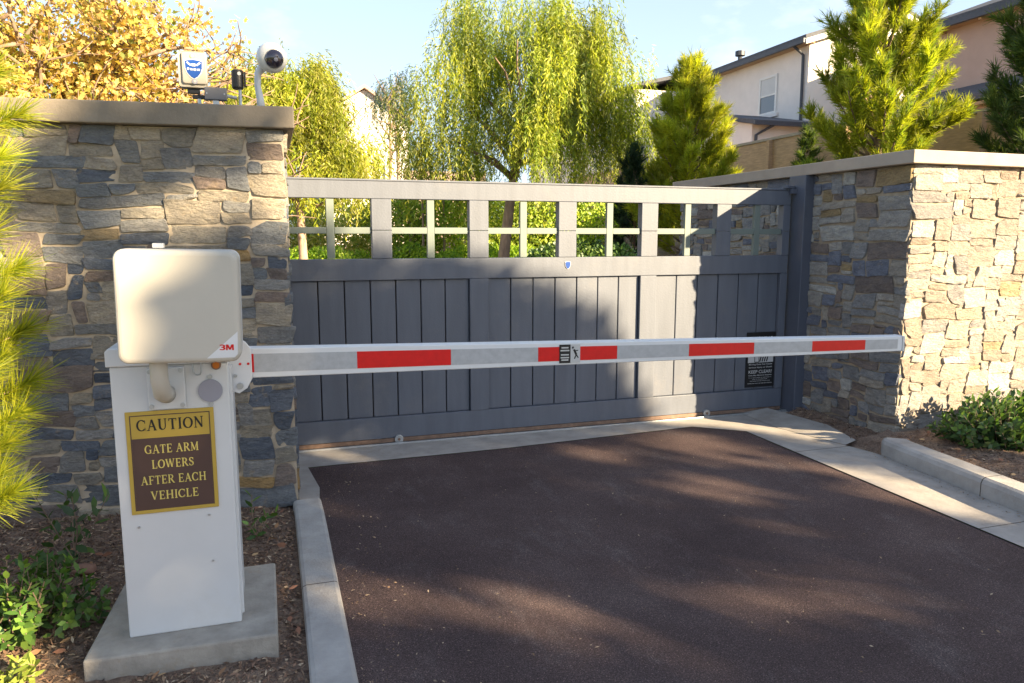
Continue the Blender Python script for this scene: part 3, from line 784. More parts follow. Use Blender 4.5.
for s, z_, wd_ in LINES: bp('lettering', lambda b: serif_text(b, s, scx, z_, .033, wd_, 2.9428), M['letter_yellow'], parent=cs, bevel=0)

# hub and arm
A0 = Vector((-.118, 3.045, 1.119)); A1 = Vector((2.745, 2.685, 1.118)); AD = (A1 - A0).normalized(); AN = Vector((AD.y, -AD.x, 0)).normalized()
if AN.y > 0: AN = -AN
def hubplate(b):
    pts = [(-.060, .09), (-.035, .105), (-.01, .105), (.02, .085), (.04, .058), (.040, -.058), (.02, -.095), (-.01, -.115), (-.040, -.105), (-.060, -.09)]
    c = A0 - AD * .0
    V = []
    for off in (.050, .058):
        V += [tuple(c + AD * p[0] + AN * off + Vector((0, 0, p[1]))) for p in pts]
    n = len(pts)
    b.add(V, [list(range(n))[::-1], list(range(n, 2 * n))] + [(i, (i + 1) % n, (i + 1) % n + n, i + n) for i in range(n)])
hub = bp('arm_hub', hubplate, M['arm'], bevel=.002)
for dx, dz, r_ in ((-.008, .082, .013), (-.005, -.085, .013), (-.045, -.065, .009), (-.020, -.045, .006)):
    p = A0 + AD * dx + AN * .0582 + Vector((0, 0, dz)); bp('bolt', lambda b: b.tube([p, p + AN * .008], r_, 10), M['steel'], parent=hub, bevel=.001)
for dx in (-.002, .028):
    p = A0 + AD * dx + AN * .0582; bp('hub_mark', lambda b: b.tube([p, p + AN * .002], .005, 10), M['red'], parent=hub, bevel=0)
bp('hub_shaft', lambda b: b.tube([(-.1675, 3.10, 1.115), (-.11, 3.10, 1.115)], .055, 20), M['steel_lt'], bevel=.002)
def armh(t): return .0585 + (.0345 - .0585) * t      # half height along the arm
L = (A1 - A0).length
def armbox(b, s0, s1, f0, f1, o0, o1):
    """piece of the arm between distances s0,s1; f0..f1 fraction of half height; o0..o1 offset from the axis towards the camera"""
    V = []
    for s in (s0, s1):
        h_ = armh(s / L)
        for o in (o0, o1):
            for f in (f0, f1): V.append(tuple(A0 + AD * s + AN * o + Vector((0, 0, h_ * f))))
    b.add(V, [(0, 1, 3, 2), (4, 6, 7, 5), (0, 2, 6, 4), (1, 5, 7, 3), (0, 4, 5, 1), (2, 3, 7, 6)])
arm = bp('barrier_arm', lambda b: armbox(b, .01, L, -1, 1, -.02, .045), M['arm'], bevel=.004)
def tape(name, mat, s0, s1, f=.62, o=.0455):
    return bp(name, lambda b: armbox(b, s0, s1, -f, f, o, o + .0012), mat, parent=arm, bevel=0)
for s0, s1 in ((.021, .047), (.438, .811), (1.174, 1.517), (1.842, 2.147), (2.429, 2.694)): tape('red_stripe', M['red'], s0, s1)
for s0, s1 in ((.0475, .4375), (.8115, 1.1735), (1.5175, 1.8415), (2.1475, 2.4285), (2.6945, 2.86)): tape('grey_stripe', M['tape'], s0, s1)
st_ = tape('sticker', M['black'], 1.264, 1.312, .82, .0475)
tape('sticker_panel', M['signwhite'], 1.3125, 1.354, .82, .0475)
def fig(b):
    c = A0 + AD * 1.333 + AN * .0492
    def seg(x0, z0, x1, z1, w_, k):
        d = Vector((x1 - x0, z1 - z0)); l = d.length; n = Vector((-d.y, d.x)) / l * w_ / 2
        P = [c + AD * x + Vector((0, 0, z)) + AN * (k * .0002) for x, z in ((x0 + n.x, z0 + n.y), (x1 + n.x, z1 + n.y), (x1 - n.x, z1 - n.y), (x0 - n.x, z0 - n.y))]
        b.add([tuple(p) for p in P], [(0, 1, 2, 3)])
    seg(-.006, .018, .004, -.004, .009, 0); seg(.004, -.004, -.004, -.022, .005, 1); seg(.003, -.003, .013, -.018, .005, 2); seg(-.004, .012, .012, .014, .004, 3); seg(-.014, .028, -.008, .024, .009, 4)
bp('sticker_figure', fig, M['black'], parent=arm, bevel=0)
def stlines(b):
    for i, (z, w_) in enumerate(((.026, .03), (.014, .038), (-.004, .034), (-.016, .036), (-.026, .03))):
        c = A0 + AD * (1.288) + AN * .0492 + Vector((0, 0, z)); h = .0028
        P = [c + AD * a * w_ / 2 + Vector((0, 0, h * e)) for a, e in ((-1, -1), (1, -1), (1, 1), (-1, 1))]; b.add([tuple(p) for p in P], [(0, 1, 2, 3)])
bp('sticker_lines', stlines, M['signwhite'], parent=arm, bevel=0)
bp('arm_end_cap', lambda b: armbox(b, L + .0005, L + .012, -1.03, 1.03, -.021, .046), M['white'], parent=arm, bevel=.002)

# ------------------------------------------------------------------ things on the left wall
WT = 2.32
def tp(parent, loc, name, fn, mat, bevel=.003, smooth=False):
    b = MB(); fn(b); b.v = [(x - loc[0], y - loc[1], z - loc[2]) for x, y, z in b.v]
    return b.build(name, mat, parent, bevel=bevel, smooth=smooth)
# relay box with shield
loc = (-.30, 4.66, WT)
rb = tag(empty('relay_box', loc), 'off white weatherproof box with a blue shield emblem on the left wall top', 'control box')
bx = tp(rb, loc, 'housing', lambda b: rr_slab(b, [(0, .006), (-.004, .001), (.06, 0), (.062, .003)], .148, .195, .016), M['beige_box'], .002)
for v in bx.data.vertices: v.co += Vector((-.365, 4.62, 2.525))
def lid(b):
    rr_slab(b, [(-.014, .005), (-.012, .001), (-.0045, 0)], .128, .170, .014); b.v = [(x - .355, y + 4.62, z + 2.53) for x, y, z in b.v]
tp(rb, loc, 'lid', lid, M['beige_box'], .001)
for i in range(4): tp(rb, loc, 'hinge_clip', lambda b: b.box(-.449, -.437, 4.618, 4.645, 2.455 + i * .042, 2.472 + i * .042), M['greyblue'], .001)
sb = shield(rb, -.357 - loc[0], 4.605 - loc[1], 2.523 - loc[2], .088, .100)
def shieldart(b):
    x0, z0 = -.357 - loc[0], 2.523 - loc[2]
    for k, (p, w_) in enumerate((([(-.034, .036), (-.018, .022), (0, .026)], .009), ([(.034, .036), (.018, .022), (0, .026)], .009), ([(-.010, .018), (.010, .018)], .006),
                   ([(-.034, .002), (-.024, -.001)], .012), ([(-.019, -.001), (-.006, -.003)], .010), ([(-.001, -.002), (.010, -.003)], .012), ([(.015, -.003), (.032, -.002)], .010))):
        bb = MB(); ribbon(bb, [(x0 + a, z0 + c) for a, c in p], w_, .0008, k * .0001); b.add([(vx, vy + 4.6012 - loc[1], vz) for vx, vy, vz in bb.v], bb.f)
b = MB(); shieldart(b); b.build('badge_lettering', M['signwhite'], sb)
tp(rb, loc, 'indicator_ring', lambda b: b.tube([(-.360, 4.6055, 2.592), (-.360, 4.602, 2.592)], .014, 20), M['greenring'], .001)
tp(rb, loc, 'indicator_centre', lambda b: b.tube([(-.360, 4.6015, 2.592), (-.360, 4.6, 2.592)], .008, 16), M['beige_plastic'], 0)
tp(rb, loc, 'key_ring', lambda b: b.tube([(-.355, 4.6055, 2.458), (-.355, 4.602, 2.458)], .015, 20), M['greyblue'], .001)
tp(rb, loc, 'key_centre', lambda b: b.tube([(-.355, 4.6015, 2.458), (-.355, 4.6, 2.458)], .007, 16), M['beige_plastic'], 0)
tp(rb, loc, 'lower_bracket', lambda b: (b.box(-.40, -.335, 4.64, 4.67, 2.400, 2.424), b.box(-.375, -.31, 4.645, 4.665, 2.372, 2.394)), M['black'], .002)
tp(rb, loc, 'foot', lambda b: (b.box(-.365, -.30, 4.62, 4.69, WT, WT + .018), b.box(-.35, -.33, 4.645, 4.665, WT + .018, 2.374)), M['steel'], .002)
# junction box
loc = (-.245, 4.64, WT)
jb = tag(empty('junction_box', loc), 'small grey rectangular junction box with conduit stubs on the left wall top', 'junction box')
tp(jb, loc, 'box', lambda b: b.box(-.309, -.192, 4.60, 4.65, 2.365, 2.432), M['jbox'], .004)
for q in [(-.297, 2.398), (-.205, 2.398)]: tp(jb, loc, 'screw', lambda b: screws(b, [q], 4.5995, .004, .002), M['steel'], 0)
tp(jb, loc, 'stand', lambda b: (b.box(-.268, -.235, 4.61, 4.64, WT, 2.364), b.box(-.32, -.185, 4.60, 4.66, WT - .001, WT + .008)), M['steel'], .002)
tp(jb, loc, 'conduit', lambda b: b.tube([(-.191, 4.625, 2.392), (-.165, 4.625, 2.388), (-.142, 4.63, 2.386)], .010, 10), M['steel'], 0)
# small black spot camera
loc = (-.130, 4.64, WT)
bc = tag(empty('bullet_camera', loc), 'small black cylindrical camera on a short stem between grey box and white dome camera', 'camera')
tp(bc, loc, 'body', lambda b: b.tube([(-.133, 4.64, 2.435), (-.133, 4.64, 2.445), (-.133, 4.64, 2.532), (-.133, 4.64, 2.540)], [.028, .032, .032, .026], 24), M['black'], .001)
tp(bc, loc, 'hood', lambda b: b.box(-.100, -.088, 4.62, 4.66, 2.45, 2.53), M['black'], .003)
tp(bc, loc, 'lens', lambda b: b.tube([(-.122, 4.612, 2.515), (-.122, 4.603, 2.515)], .010, 16), M['signwhite'], .001)
tp(bc, loc, 'stem', lambda b: (b.tube([(-.122, 4.64, WT), (-.122, 4.64, 2.436)], .009, 10), b.box(-.145, -.10, 4.615, 4.665, WT, WT + .012)), M['steel'], 0)
# white dome camera on a curved stalk
loc = (.03, 4.66, WT)
dc = tag(empty('dome_camera', loc), 'white round dome camera with dark lens on a curved white stalk at the wall end', 'camera')
tp(dc, loc, 'stalk', lambda b: b.tube([(-.010, 4.68, WT), (-.016, 4.68, 2.40), (-.026, 4.69, 2.47), (-.022, 4.70, 2.54), (.01, 4.70, 2.585), (.05, 4.68, 2.60)], [.026, .020, .018, .020, .028, .03], 16), M['white'], 0, True)
tp(dc, loc, 'base_plate', lambda b: (b.tube([(-.008, 4.68, WT), (-.008, 4.68, WT + .012)], .045, 20), b.box(.03, .085, 4.65, 4.69, WT, WT + .022)), M['white'], .002)
dn = Vector((.22, -.93, -.28)).normalized(); dcn = Vector((.060, 4.62, 2.615))
def lathe(b, c, ax, prof, n=32):
    ax = ax.normalized(); b.tube([c + ax * a for a, r_ in prof], [r_ for a, r_ in prof], n)
tp(dc, loc, 'housing', lambda b: lathe(b, dcn, dn, [(-.085, .02), (-.075, .055), (-.05, .078), (-.01, .084), (.02, .080), (.040, .066), (.047, .056)]), M['white'], 0, True)
tp(dc, loc, 'dome_lens', lambda b: lathe(b, dcn, dn, [(.046, .053), (.058, .050), (.072, .040), (.082, .024), (.086, .006)]), M['lens'], 0, True)
tp(dc, loc, 'lens_ring', lambda b: lathe(b, dcn, dn, [(.0862, .012), (.0885, .011)]), M['greyblue'], 0, True)

# ------------------------------------------------------------------ plants
def cluster_cloud(r, cents, radii, n, squash=1.0, shell=.55):
    """points in a set of spheres, denser near the surface -> positions and outward directions"""
    cents = np.array(cents, float); radii = np.array(radii, float)
    i = r.choice(len(cents), n, p=radii ** 2 / (radii ** 2).sum()); u = unit(r, n)
    rad = radii[i] * (shell + (1 - shell) * r.uniform(0, 1, n) ** .6)
    off = u * rad[:, None]; off[:, 2] *= squash
    return cents[i] + off, u

def limb_path(r, p, d, length, n=6, wob=.18, up=.05):
    pts = [Vector(p)]; d = Vector(d).normalized(); s = length / n
    for _ in range(n):
        d = (d + Vector(r.normal(size=3) * wob) + Vector((0, 0, up))).normalized(); pts.append(pts[-1] + d * s)
    return pts

def pepper_tree(name, base, height, lean, crown_c, crown_r, nstr, label, cols, seed, trunk_r=.10, leaf=(.11, .024), sl=(.5, 1.4)):
    r = rs(seed); t = tag(empty(name, base), label, 'tree')
    B = Vector(base); C = Vector(crown_c) - B; cr = Vector(crown_r)
    tb = MB(); top = C + Vector((0, 0, -cr.z * .35))
    pts = [Vector((0, 0, -.1)), top * .35 + Vector(lean) * .5, top * .7 + Vector(lean), top]
    tb.tube(pts, [trunk_r * 1.15, trunk_r, trunk_r * .8, trunk_r * .6], 12)
    tb.build('trunk', M['bark_lt'], t, smooth=True)
    lb = MB(); starts = []
    for k in range(14):
        a = k * 2.4 + r.uniform(-.3, .3); el = r.uniform(.2, 1.2)
        d = (math.cos(a) * math.cos(el), math.sin(a) * math.cos(el), math.sin(el)); s0 = pts[2].lerp(pts[3], r.uniform(0, 1))
        ln = .85 * min(cr.x, cr.y) if el < .7 else .9 * cr.z
        path = limb_path(r, s0, d, ln, 6, .16, .04); lb.tube(path, [trunk_r * .45 * (1 - .13 * i) for i in range(len(path))], 7)
        starts += path[2:]
    lb.build('limbs', M['bark'], t, smooth=True)
    # clumps over the crown; each clump sheds hanging strands
    ncl = 60; P = []; D = []; Cc = []; LN = []
    cl = unit(r, ncl); cl[:, 2] = np.abs(cl[:, 2]) * 1.1 - .55; cl *= (r.uniform(.40, 1.05, ncl))[:, None]
    ctone = r.uniform(.45, 1.35, ncl)
    for s in range(nstr):
        j = r.randint(ncl); c0 = cl[j] + r.normal(size=3) * .10
        p = np.array([C.x + c0[0] * cr.x, C.y + c0[1] * cr.y, C.z + c0[2] * cr.z])
        out_ = np.array([c0[0], c0[1], 0]); out_ /= np.linalg.norm(out_) + 1e-6
        ln = r.uniform(*sl); n = int(ln / .036); v = out_ * .5 + np.array([0, 0, .35]) + r.normal(size=3) * .1
        tone = ctone[j] * r.uniform(.8, 1.2); base_c = np.array(cols[r.randint(len(cols))]) * tone
        q = p.copy(); sway = r.normal(size=3) * .16
        for k in range(n):
            v = v * .84 + np.array([sway[0], sway[1], -1]) * .22; q = q + v / np.linalg.norm(v) * .036
            side = r.normal(size=3); side[2] = -.5
            P.append(q + r.normal(size=3) * .018); D.append(side * .8 + v / np.linalg.norm(v) * .9); Cc.append(base_c * r.uniform(.75, 1.25)); LN.append(leaf[0] * r.uniform(.6, 1.2))
    n = len(P); P = np.array(P); D = np.array(D)
    flat_leaves('crown', M['leaf'], P, D, unit(r, n), np.array(LN), np.full(n, leaf[1]), np.array(Cc), 'diamond', t)
    return t

YG = [(.30, .33, .022), (.36, .37, .03), (.22, .27, .02), (.40, .38, .08)]
G2 = [(.20, .27, .022), (.27, .32, .03), (.13, .19, .03), (.32, .35, .08)]
pepper_tree('pepper_tree', (.62, 14.2, .0), 5, (.06, 0, 0), (.45, 14.3, 3.65), (1.6, 1.5, 2.1), 4700,
            'rounded yellow green weeping tree behind the gate beside the white dome camera', YG, 3, .085, (.11, .022), sl=(.25, .85))
pepper_tree('pepper_tree', (4.70, 15.4, .3), 7, (-.1, 0, 0), (5.25, 15.3, 4.9), (2.5, 2.1, 3.25), 5000,
            'tallest weeping tree with trailing yellow green foliage behind the middle of the gate', G2 + YG[:2], 8, .12, (.12, .021), sl=(.35, 1.25))
# thin bluish tree between the two weeping trees, far back
pepper_tree('blue_gum_tree', (4.5, 27, .8), 8, (.1, 0, 0), (4.35, 27, 6.7), (.9, 1.1, 1.5), 120,
            'sparse blue green drooping tree behind the white house corner', [(.07, .13, .13), (.09, .15, .12), (.06, .11, .12)], 21, .08, (.16, .03), (.5, 1.2))
pepper_tree('dry_shrub_tree', (3.5, 24, .6), 8, (.1, 0, 0), (3.75, 24, 6.0), (.7, .8, 1.2), 60,
            'thin pale leaved tree with few grey leaves in front of the white house', [(.28, .25, .16), (.22, .22, .12)], 22, .06, (.10, .03), (.2, .5))

def pine(name, base, height, rad, label, cols, seed, nsh=1100, npl=32, nl=.15, nw=.012, low=.0):
    r = rs(seed); t = tag(empty(name, base), label, 'tree')
    tb = MB(); tb.tube([(0, 0, -.1), (.03, 0, height * .4), (-.02, .02, height * .75), (0, 0, height)], [rad * .055, rad * .045, rad * .025, .008], 10); tb.build('trunk', M['bark'], t, smooth=True)
    lb = MB(); P = []; D = []; Cc = []; SH = []
    nb = int(height * 17)
    for k in range(nb):
        f = (k + r.uniform(0, 1)) / nb; z0 = height * (.03 + .90 * f); a = k * 2.39996 + r.uniform(-.3, .3)
        prof = min(1, .62 + f * 2.0) * (1 - f) ** .55 * 1.08
        ln = rad * prof * r.uniform(.72, 1.1) + .1; el = .30 + .75 * f + r.uniform(-.12, .12)
        d = (math.cos(a) * math.cos(el), math.sin(a) * math.cos(el), math.sin(el))
        path = limb_path(r, (0, 0, z0), d, ln, 6, .08, .08); lb.tube(path, [.016 * rad * (1 - .12 * i) + .003 for i in range(7)], 5)
        tone = r.uniform(.65, 1.25); per = max(5, int(nsh / nb * ln / rad * 1.3))
        for _ in range(per):
            f2 = r.uniform(.12, 1) ** .7 * 5.99; i = int(f2); p = path[i].lerp(path[i + 1], f2 - i); ax = (path[i + 1] - path[i]).normalized()
            out_ = Vector(r.normal(size=3)); out_ = (out_ - ax * out_.dot(ax)).normalized()
            dd = (ax * .6 + out_ * .55 + Vector((0, 0, .5))).normalized(); sl = r.uniform(.12, .34) * (1.25 - .6 * f2 / 6) * (.6 + .4 * rad)
            SH.append((p, dd, sl, tone * r.uniform(.85, 1.15)))
    for p, dd, sl, tone in SH:
        c = np.array(cols[r.randint(len(cols))]) * tone
        for k in range(npl):
            q = np.array(p) + np.array(dd) * sl * r.uniform(0, 1)
            P.append(q); D.append(np.array(dd) * .9 + r.normal(size=3) * .38); Cc.append(c * r.uniform(.75, 1.25))
    lb.build('limbs', M['bark'], t, smooth=True)
    n = len(P); flat_leaves('needles', M['needle'], np.array(P), np.array(D), unit(r, n), nl * r.uniform(.6, 1.1, n), np.full(n, nw), np.array(Cc), 'needle', t)
    return t
PY = [(.36, .38, .02), (.42, .42, .03), (.26, .31, .02)]
PG = [(.18, .25, .022), (.30, .34, .022), (.36, .38, .03)]
PD = [(.05, .09, .022), (.07, .11, .022), (.10, .14, .02)]
pine('pine_tree', (7.80, 12.9, 1.0), 3.95, 1.3, 'bushy yellow green young pine just left of the cream house', PY, 31, 3200)
pine('pine_tree', (9.30, 9.75, 1.2), 6.0, 1.4, 'tall bright green pine in front of the cream house corner', PG + PY[:1], 32, 4300)
pine('pine_tree', (9.35, 7.05, 1.3), 4.4, .95, 'dark green pine cut by the right edge of the picture', PD, 33, 2000)
pine('pine_tree', (10.55, 12.9, 1.6), 2.15, .30, 'very small dark green conifer standing against the tan plank fence', PD, 34, 260)
pine('pine_tree', (7.15, 13.9, 1.0), 2.4, .6, 'dark blue green conifer tucked behind the bushy yellow green pine', [(.04, .08, .05), (.05, .09, .04)], 35, 500)

# autumn tree behind the left wall
def autumn_tree():
    r = rs(41); base = (-2.6, 10.6, 0); t = tag(empty('sycamore_tree', base), 'autumn tree with golden and orange leaves above the left stone wall', 'tree')
    tb = MB(); tb.tube([(0, 0, -.1), (.05, 0, 1.2), (-.05, 0, 2.4), (0, 0, 3.4)], [.17, .14, .12, .09], 12); tb.build('trunk', M['bark'], t, smooth=True)
    lb = MB(); tips = []
    def grow(p, d, ln, rad, lev):
        path = limb_path(r, p, d, ln, 6, .15, .02); lb.tube(path, [rad * (1 - .1 * i) for i in range(7)], 6)
        if lev == 0: tips.extend(path[1:]); return
        for i in (2, 3, 4, 5, 6):
            for _ in range(2):
                dd = (path[i] - path[i - 1]).normalized() + Vector(r.normal(size=3) * .75); grow(path[i], dd, ln * r.uniform(.38, .6), rad * .5, lev - 1)
    for k in range(11):
        a = k * 2.4 + .3; el = r.uniform(.15, 1.1)
        grow((0, 0, r.uniform(2.2, 3.3)), (math.cos(a) * math.cos(el), math.sin(a) * math.cos(el) * .8, math.sin(el)), r.uniform(1.2, 1.9), .045, 2)
    # one long low limb to the right
    grow((0, 0, 2.6), (1, -.12, .42), 2.2, .05, 2); grow((0, 0, 2.6), (1, -.3, .2), 2.1, .045, 2)
    lb.build('limbs', M['bark'], t, smooth=True)
    T = np.array([tuple(x) for x in tips]); keep = (T[:, 2] > 2.15) & (T[:, 0] < np.where(T[:, 2] > 3.8, 2.35, 1.75)); T = T[keep]
    n = 20000; i = r.randint(len(T), size=n); P = T[i] + r.normal(size=(n, 3)) * .085
    d = r.normal(size=(n, 3)); d[:, 2] -= .5
    c = pal(r, n, [(.55, .38, .10), (.60, .46, .16), (.44, .26, .08), (.44, .42, .10), (.20, .24, .04), (.60, .48, .20)], .2, [.27, .27, .14, .14, .08, .10])
    # greener towards the left / low part
    g = (P[:, 0] < -.3) & (r.uniform(size=n) < .5); c[g] = pal(r, g.sum(), [(.13, .20, .03), (.24, .28, .04), (.36, .34, .05)], .2)
    flat_leaves('leaves', M['leaf'], P, d, unit(r, n), r.uniform(.045, .09, n), r.uniform(.045, .085, n), c, 'maple', t)
autumn_tree()

# hedges seen through the gate windows and low ground cover
def hedge(name, label, cents, radii, n, cols, seed, size=(.07, .045), squash=1.0, cat='hedge', shape='oval', mat='leaf_gloss', stems=True, group=None):
    r = rs(seed); base = tuple(np.array(cents).mean(0)); base = (base[0], base[1], 0)
    t = tag(empty(name, base), label, cat, group)
    P, u = cluster_cloud(r, np.array(cents) - np.array(base), radii, n, squash, .6)
    P = P + r.normal(size=P.shape) * np.mean(radii) * .05
    i = np.floor((P * 2.2)).astype(int); tone = .7 + .6 * (np.abs(np.sin(i[:, 0] * 12.9 + i[:, 1] * 78.2 + i[:, 2] * 37.7)))
    c = pal(r, n, cols, .2) * tone[:, None] * 1.6; n_ = n
    d = u * .6 + r.normal(size=(n, 3)) * .6 + np.array([0, 0, .35])
    flat_leaves('foliage', M[mat], P, d, u + r.normal(size=(n, 3)) * .6, size[0] * r.uniform(.6, 1.2, n), size[1] * r.uniform(.7, 1.2, n), np.clip(c, 0, 1), shape, t)
    if stems:
        b = MB()
        for k in range(min(26, len(cents) * 3)):
            q = Vector(cents[k % len(cents)]) - Vector(base); s0 = Vector((q.x + r.uniform(-.1, .1), q.y + r.uniform(-.1, .1), -.05)); b.tube(limb_path(r, s0, (r.uniform(-.3, .3), r.uniform(-.3, .3), 1), max(.15, q.z + .2 * radii[0]), 5, .12), [.012, .011, .009, .007, .005, .003], 5)
        b.build('stems', M['bark'], t)
    return t
r0 = rs(51)
GH = [(.08, .13, .02), (.12, .17, .025), (.17, .21, .03)]
def row(x0, x1, y, z, rad, n, zj=.1):
    return [(x0 + (x1 - x0) * (i + r0.uniform(-.2, .2)) / (n - 1), y + r0.uniform(-.3, .3), z + r0.uniform(-zj, zj)) for i in range(n)], [rad * r0.uniform(.8, 1.2) for _ in range(n)]
GH = [(.11, .17, .022), (.18, .24, .025), (.25, .29, .035)]
c, q = row(-3, 3.0, 20.0, 1.75, .85, 10); hedge('tall_hedge', 'tall olive green hedge at the back, left half of the gate windows', c, q, 30000, [(.22, .24, .06), (.30, .28, .10), (.34, .30, .12), (.15, .19, .05)], 61, (.11, .05), mat='leaf')
c, q = row(3.2, 10.5, 18.8, 1.9, .95, 11); hedge('tall_hedge', 'tall leafy green hedge behind the middle weeping tree trunk', c, q, 32000, GH, 62, (.11, .06))
c, q = row(-2.0, 7.5, 17.4, .98, .38, 20, .05); hedge('clipped_hedge', 'dark green clipped middle hedge on the bank behind the gate', c, q, 26000, [(.10, .17, .02), (.16, .22, .02), (.22, .28, .03)], 63, (.08, .05), mat='leaf')
c, q = row(-1.0, 4.2, 15.9, .55, .30, 15, .04); hedge('low_hedge', 'bright yellow green low hedge nearest the drive behind the gate', c, q, 20000, [(.30, .36, .02), (.36, .38, .03), (.20, .27, .02)], 64, (.07, .045), mat='leaf')
c, q = row(3.9, 7.4, 11.4, .95, .50, 9, .12)
c = [(x * .4 + 2.55, y, z) for x, y, z in c]; hedge('round_shrub', 'dark green shrub mass close behind the right half of the gate', c, q, 15000, [(.04, .08, .02), (.06, .11, .025), (.10, .15, .03)], 65, (.07, .05), cat='shrub')
kerb('kerb_beyond', [(-6, 14.2), (-3, 14.5), (0, 14.75), (2, 14.6), (3.5, 13.9), (4.4, 12.8)], -.2, .42, M['stucco_white'], .03)
# thin pale stems of a young grove
for i, (x, y) in enumerate(((3.55, 18.0), (3.85, 18.3), (4.1, 18.1), (3.3, 18.4))):
    b = MB(); b.tube([(0, 0, -.1), (.03, 0, 1.2), (.0, .02, 2.6), (.05, 0, 3.2)], [.035, .03, .02, .008], 8)
    t = tag(empty('sapling', (x, y, .6)), 'slim pale sapling trunk against the far hedge, ' + ('second from left', 'third from left', 'rightmost of the four', 'leftmost of the four')[i], 'sapling', 'thin saplings in front of the far hedge'); b.build('trunk', M['bark_lt'], t, smooth=True)
    r = rs(70 + i); n = 160; P = np.array([0, 0, 2.9]) + r.normal(size=(n, 3)) * np.array([.2, .2, .35])
    flat_leaves('crown', M['leaf'], P, r.normal(size=(n, 3)), unit(r, n), r.uniform(.05, .1, n), np.full(n, .04), pal(r, n, GH), 'oval', t)

# right-hand shrub by the sunlit wall
def rosette_shrub(name, label, stems, seed, cols, leaf=(.055, .026), per=16, cat='shrub', stemr=.004):
    """stems: list of (base, tip); leaves spiral along the upper half and end in a rosette"""
    r = rs(seed); base = stems[0][0]; t = tag(empty(name, (base[0], base[1], base[2])), label, cat); b = MB(); P = []; D = []; N = []; LN = []; Cc = []
    for s0, s1 in stems:
        p0 = Vector(s0) - Vector(base); p1 = Vector(s1) - Vector(base); mid = p0.lerp(p1, .5) + Vector(r.normal(size=3) * .02)
        b.tube([p0, mid, p1], [stemr, stemr * .8, stemr * .5], 5)
        ax = np.array((p1 - mid).normalized()); tone = r.uniform(.75, 1.25)
        for k in range(per):
            f = (k + .5) / per; f = f ** .7; q = p0.lerp(mid, f * 2) if f < .5 else mid.lerp(p1, f * 2 - 1); a = k * 2.4
            e1 = np.cross(ax, [0, 1, .2]); e1 /= np.linalg.norm(e1) + 1e-6; e2 = np.cross(ax, e1)
            o_ = e1 * math.cos(a) + e2 * math.sin(a); d = o_ * (1.25 - .75 * f) + ax * (.35 + .5 * f) + r.normal(size=3) * .15
            P.append(np.array(q)); D.append(d); N.append(ax + r.normal(size=3) * .25 - d * .2); LN.append(leaf[0] * r.uniform(.7, 1.2)); Cc.append(np.array(cols[r.randint(len(cols))]) * tone * r.uniform(.8, 1.2) * (1.0 + .35 * (f > .8)))
    b.build('stems', M['bark'], t)
    n = len(P); flat_leaves('leaves', M['leaf_gloss'], np.array(P), np.array(D), np.array(N), np.array(LN), np.array(LN) * leaf[1] / leaf[0], np.clip(np.array(Cc), 0, 1), 'oval', t)
    return t
def bushy(cx, cy, rx, ry, h, n, seed, z0=.05):
    r = rs(seed); S = []
    for _ in range(n):
        a = r.uniform(0, 2 * PI); q = math.sqrt(r.uniform(0, 1)); x, y = cx + rx * q * math.cos(a), cy + ry * q * math.sin(a); hh = h * (1 - .55 * q * q) * r.uniform(.45, 1.08)
        S.append(((cx + (x - cx) * .6, cy + (y - cy) * .6, z0), (x + r.normal() * .02, y + r.normal() * .02, z0 + hh)))
    return S
HW = [(.04, .085, .022), (.06, .115, .026), (.09, .15, .03), (.035, .07, .02)]
rosette_shrub('hawthorn_shrub', 'dark glossy green shrub at the foot of the sunlit right wall', bushy(5.22, 3.96, .66, .34, .42, 330, 81), 82, HW, (.062, .032), 15)
rosette_shrub('hawthorn_shrub', 'leafy green shrub at the bottom left beside the barrier slab', bushy(-1.02, 3.30, .30, .34, .27, 85, 83, .03), 84, [(.045, .10, .018), (.07, .14, .022), (.11, .18, .028)], (.046, .024), 15)
rosette_shrub('hawthorn_shrub', 'straggly dark shoots between pine branch and left stone wall', [((-.98, 3.95, 0), (-1.02, 4.05, .34)), ((-.98, 3.95, 0), (-.80, 3.9, .36)), ((-.98, 3.95, 0), (-.88, 4.0, .27)), ((-.98, 3.95, 0), (-.93, 3.8, .40)), ((-.95, 3.9, 0), (-1.12, 3.9, .42)), ((-.98, 3.95, 0), (-1.10, 4.1, .2))], 85, HW, (.075, .038), 9)
rosette_shrub('weed_sprig', 'small sprig with a few leaves behind the cabinet at the wall foot', [((-.13, 4.05, 0), (-.15, 4.1, .22)), ((-.13, 4.05, 0), (-.08, 4.0, .13)), ((-.13, 4.05, 0), (-.03, 4.12, .10)), ((-.13, 4.05, 0), (-.17, 4.0, .10))], 86, [(.06, .13, .03), (.10, .17, .03)], (.060, .030), 6, 'weed')
rosette_shrub('lime_groundcover', 'pale lime leaves in the very bottom left corner', bushy(-.93, 2.83, .10, .10, .10, 12, 87, .02), 88, [(.22, .28, .04), (.28, .33, .06)], (.055, .026), 9, 'plant')

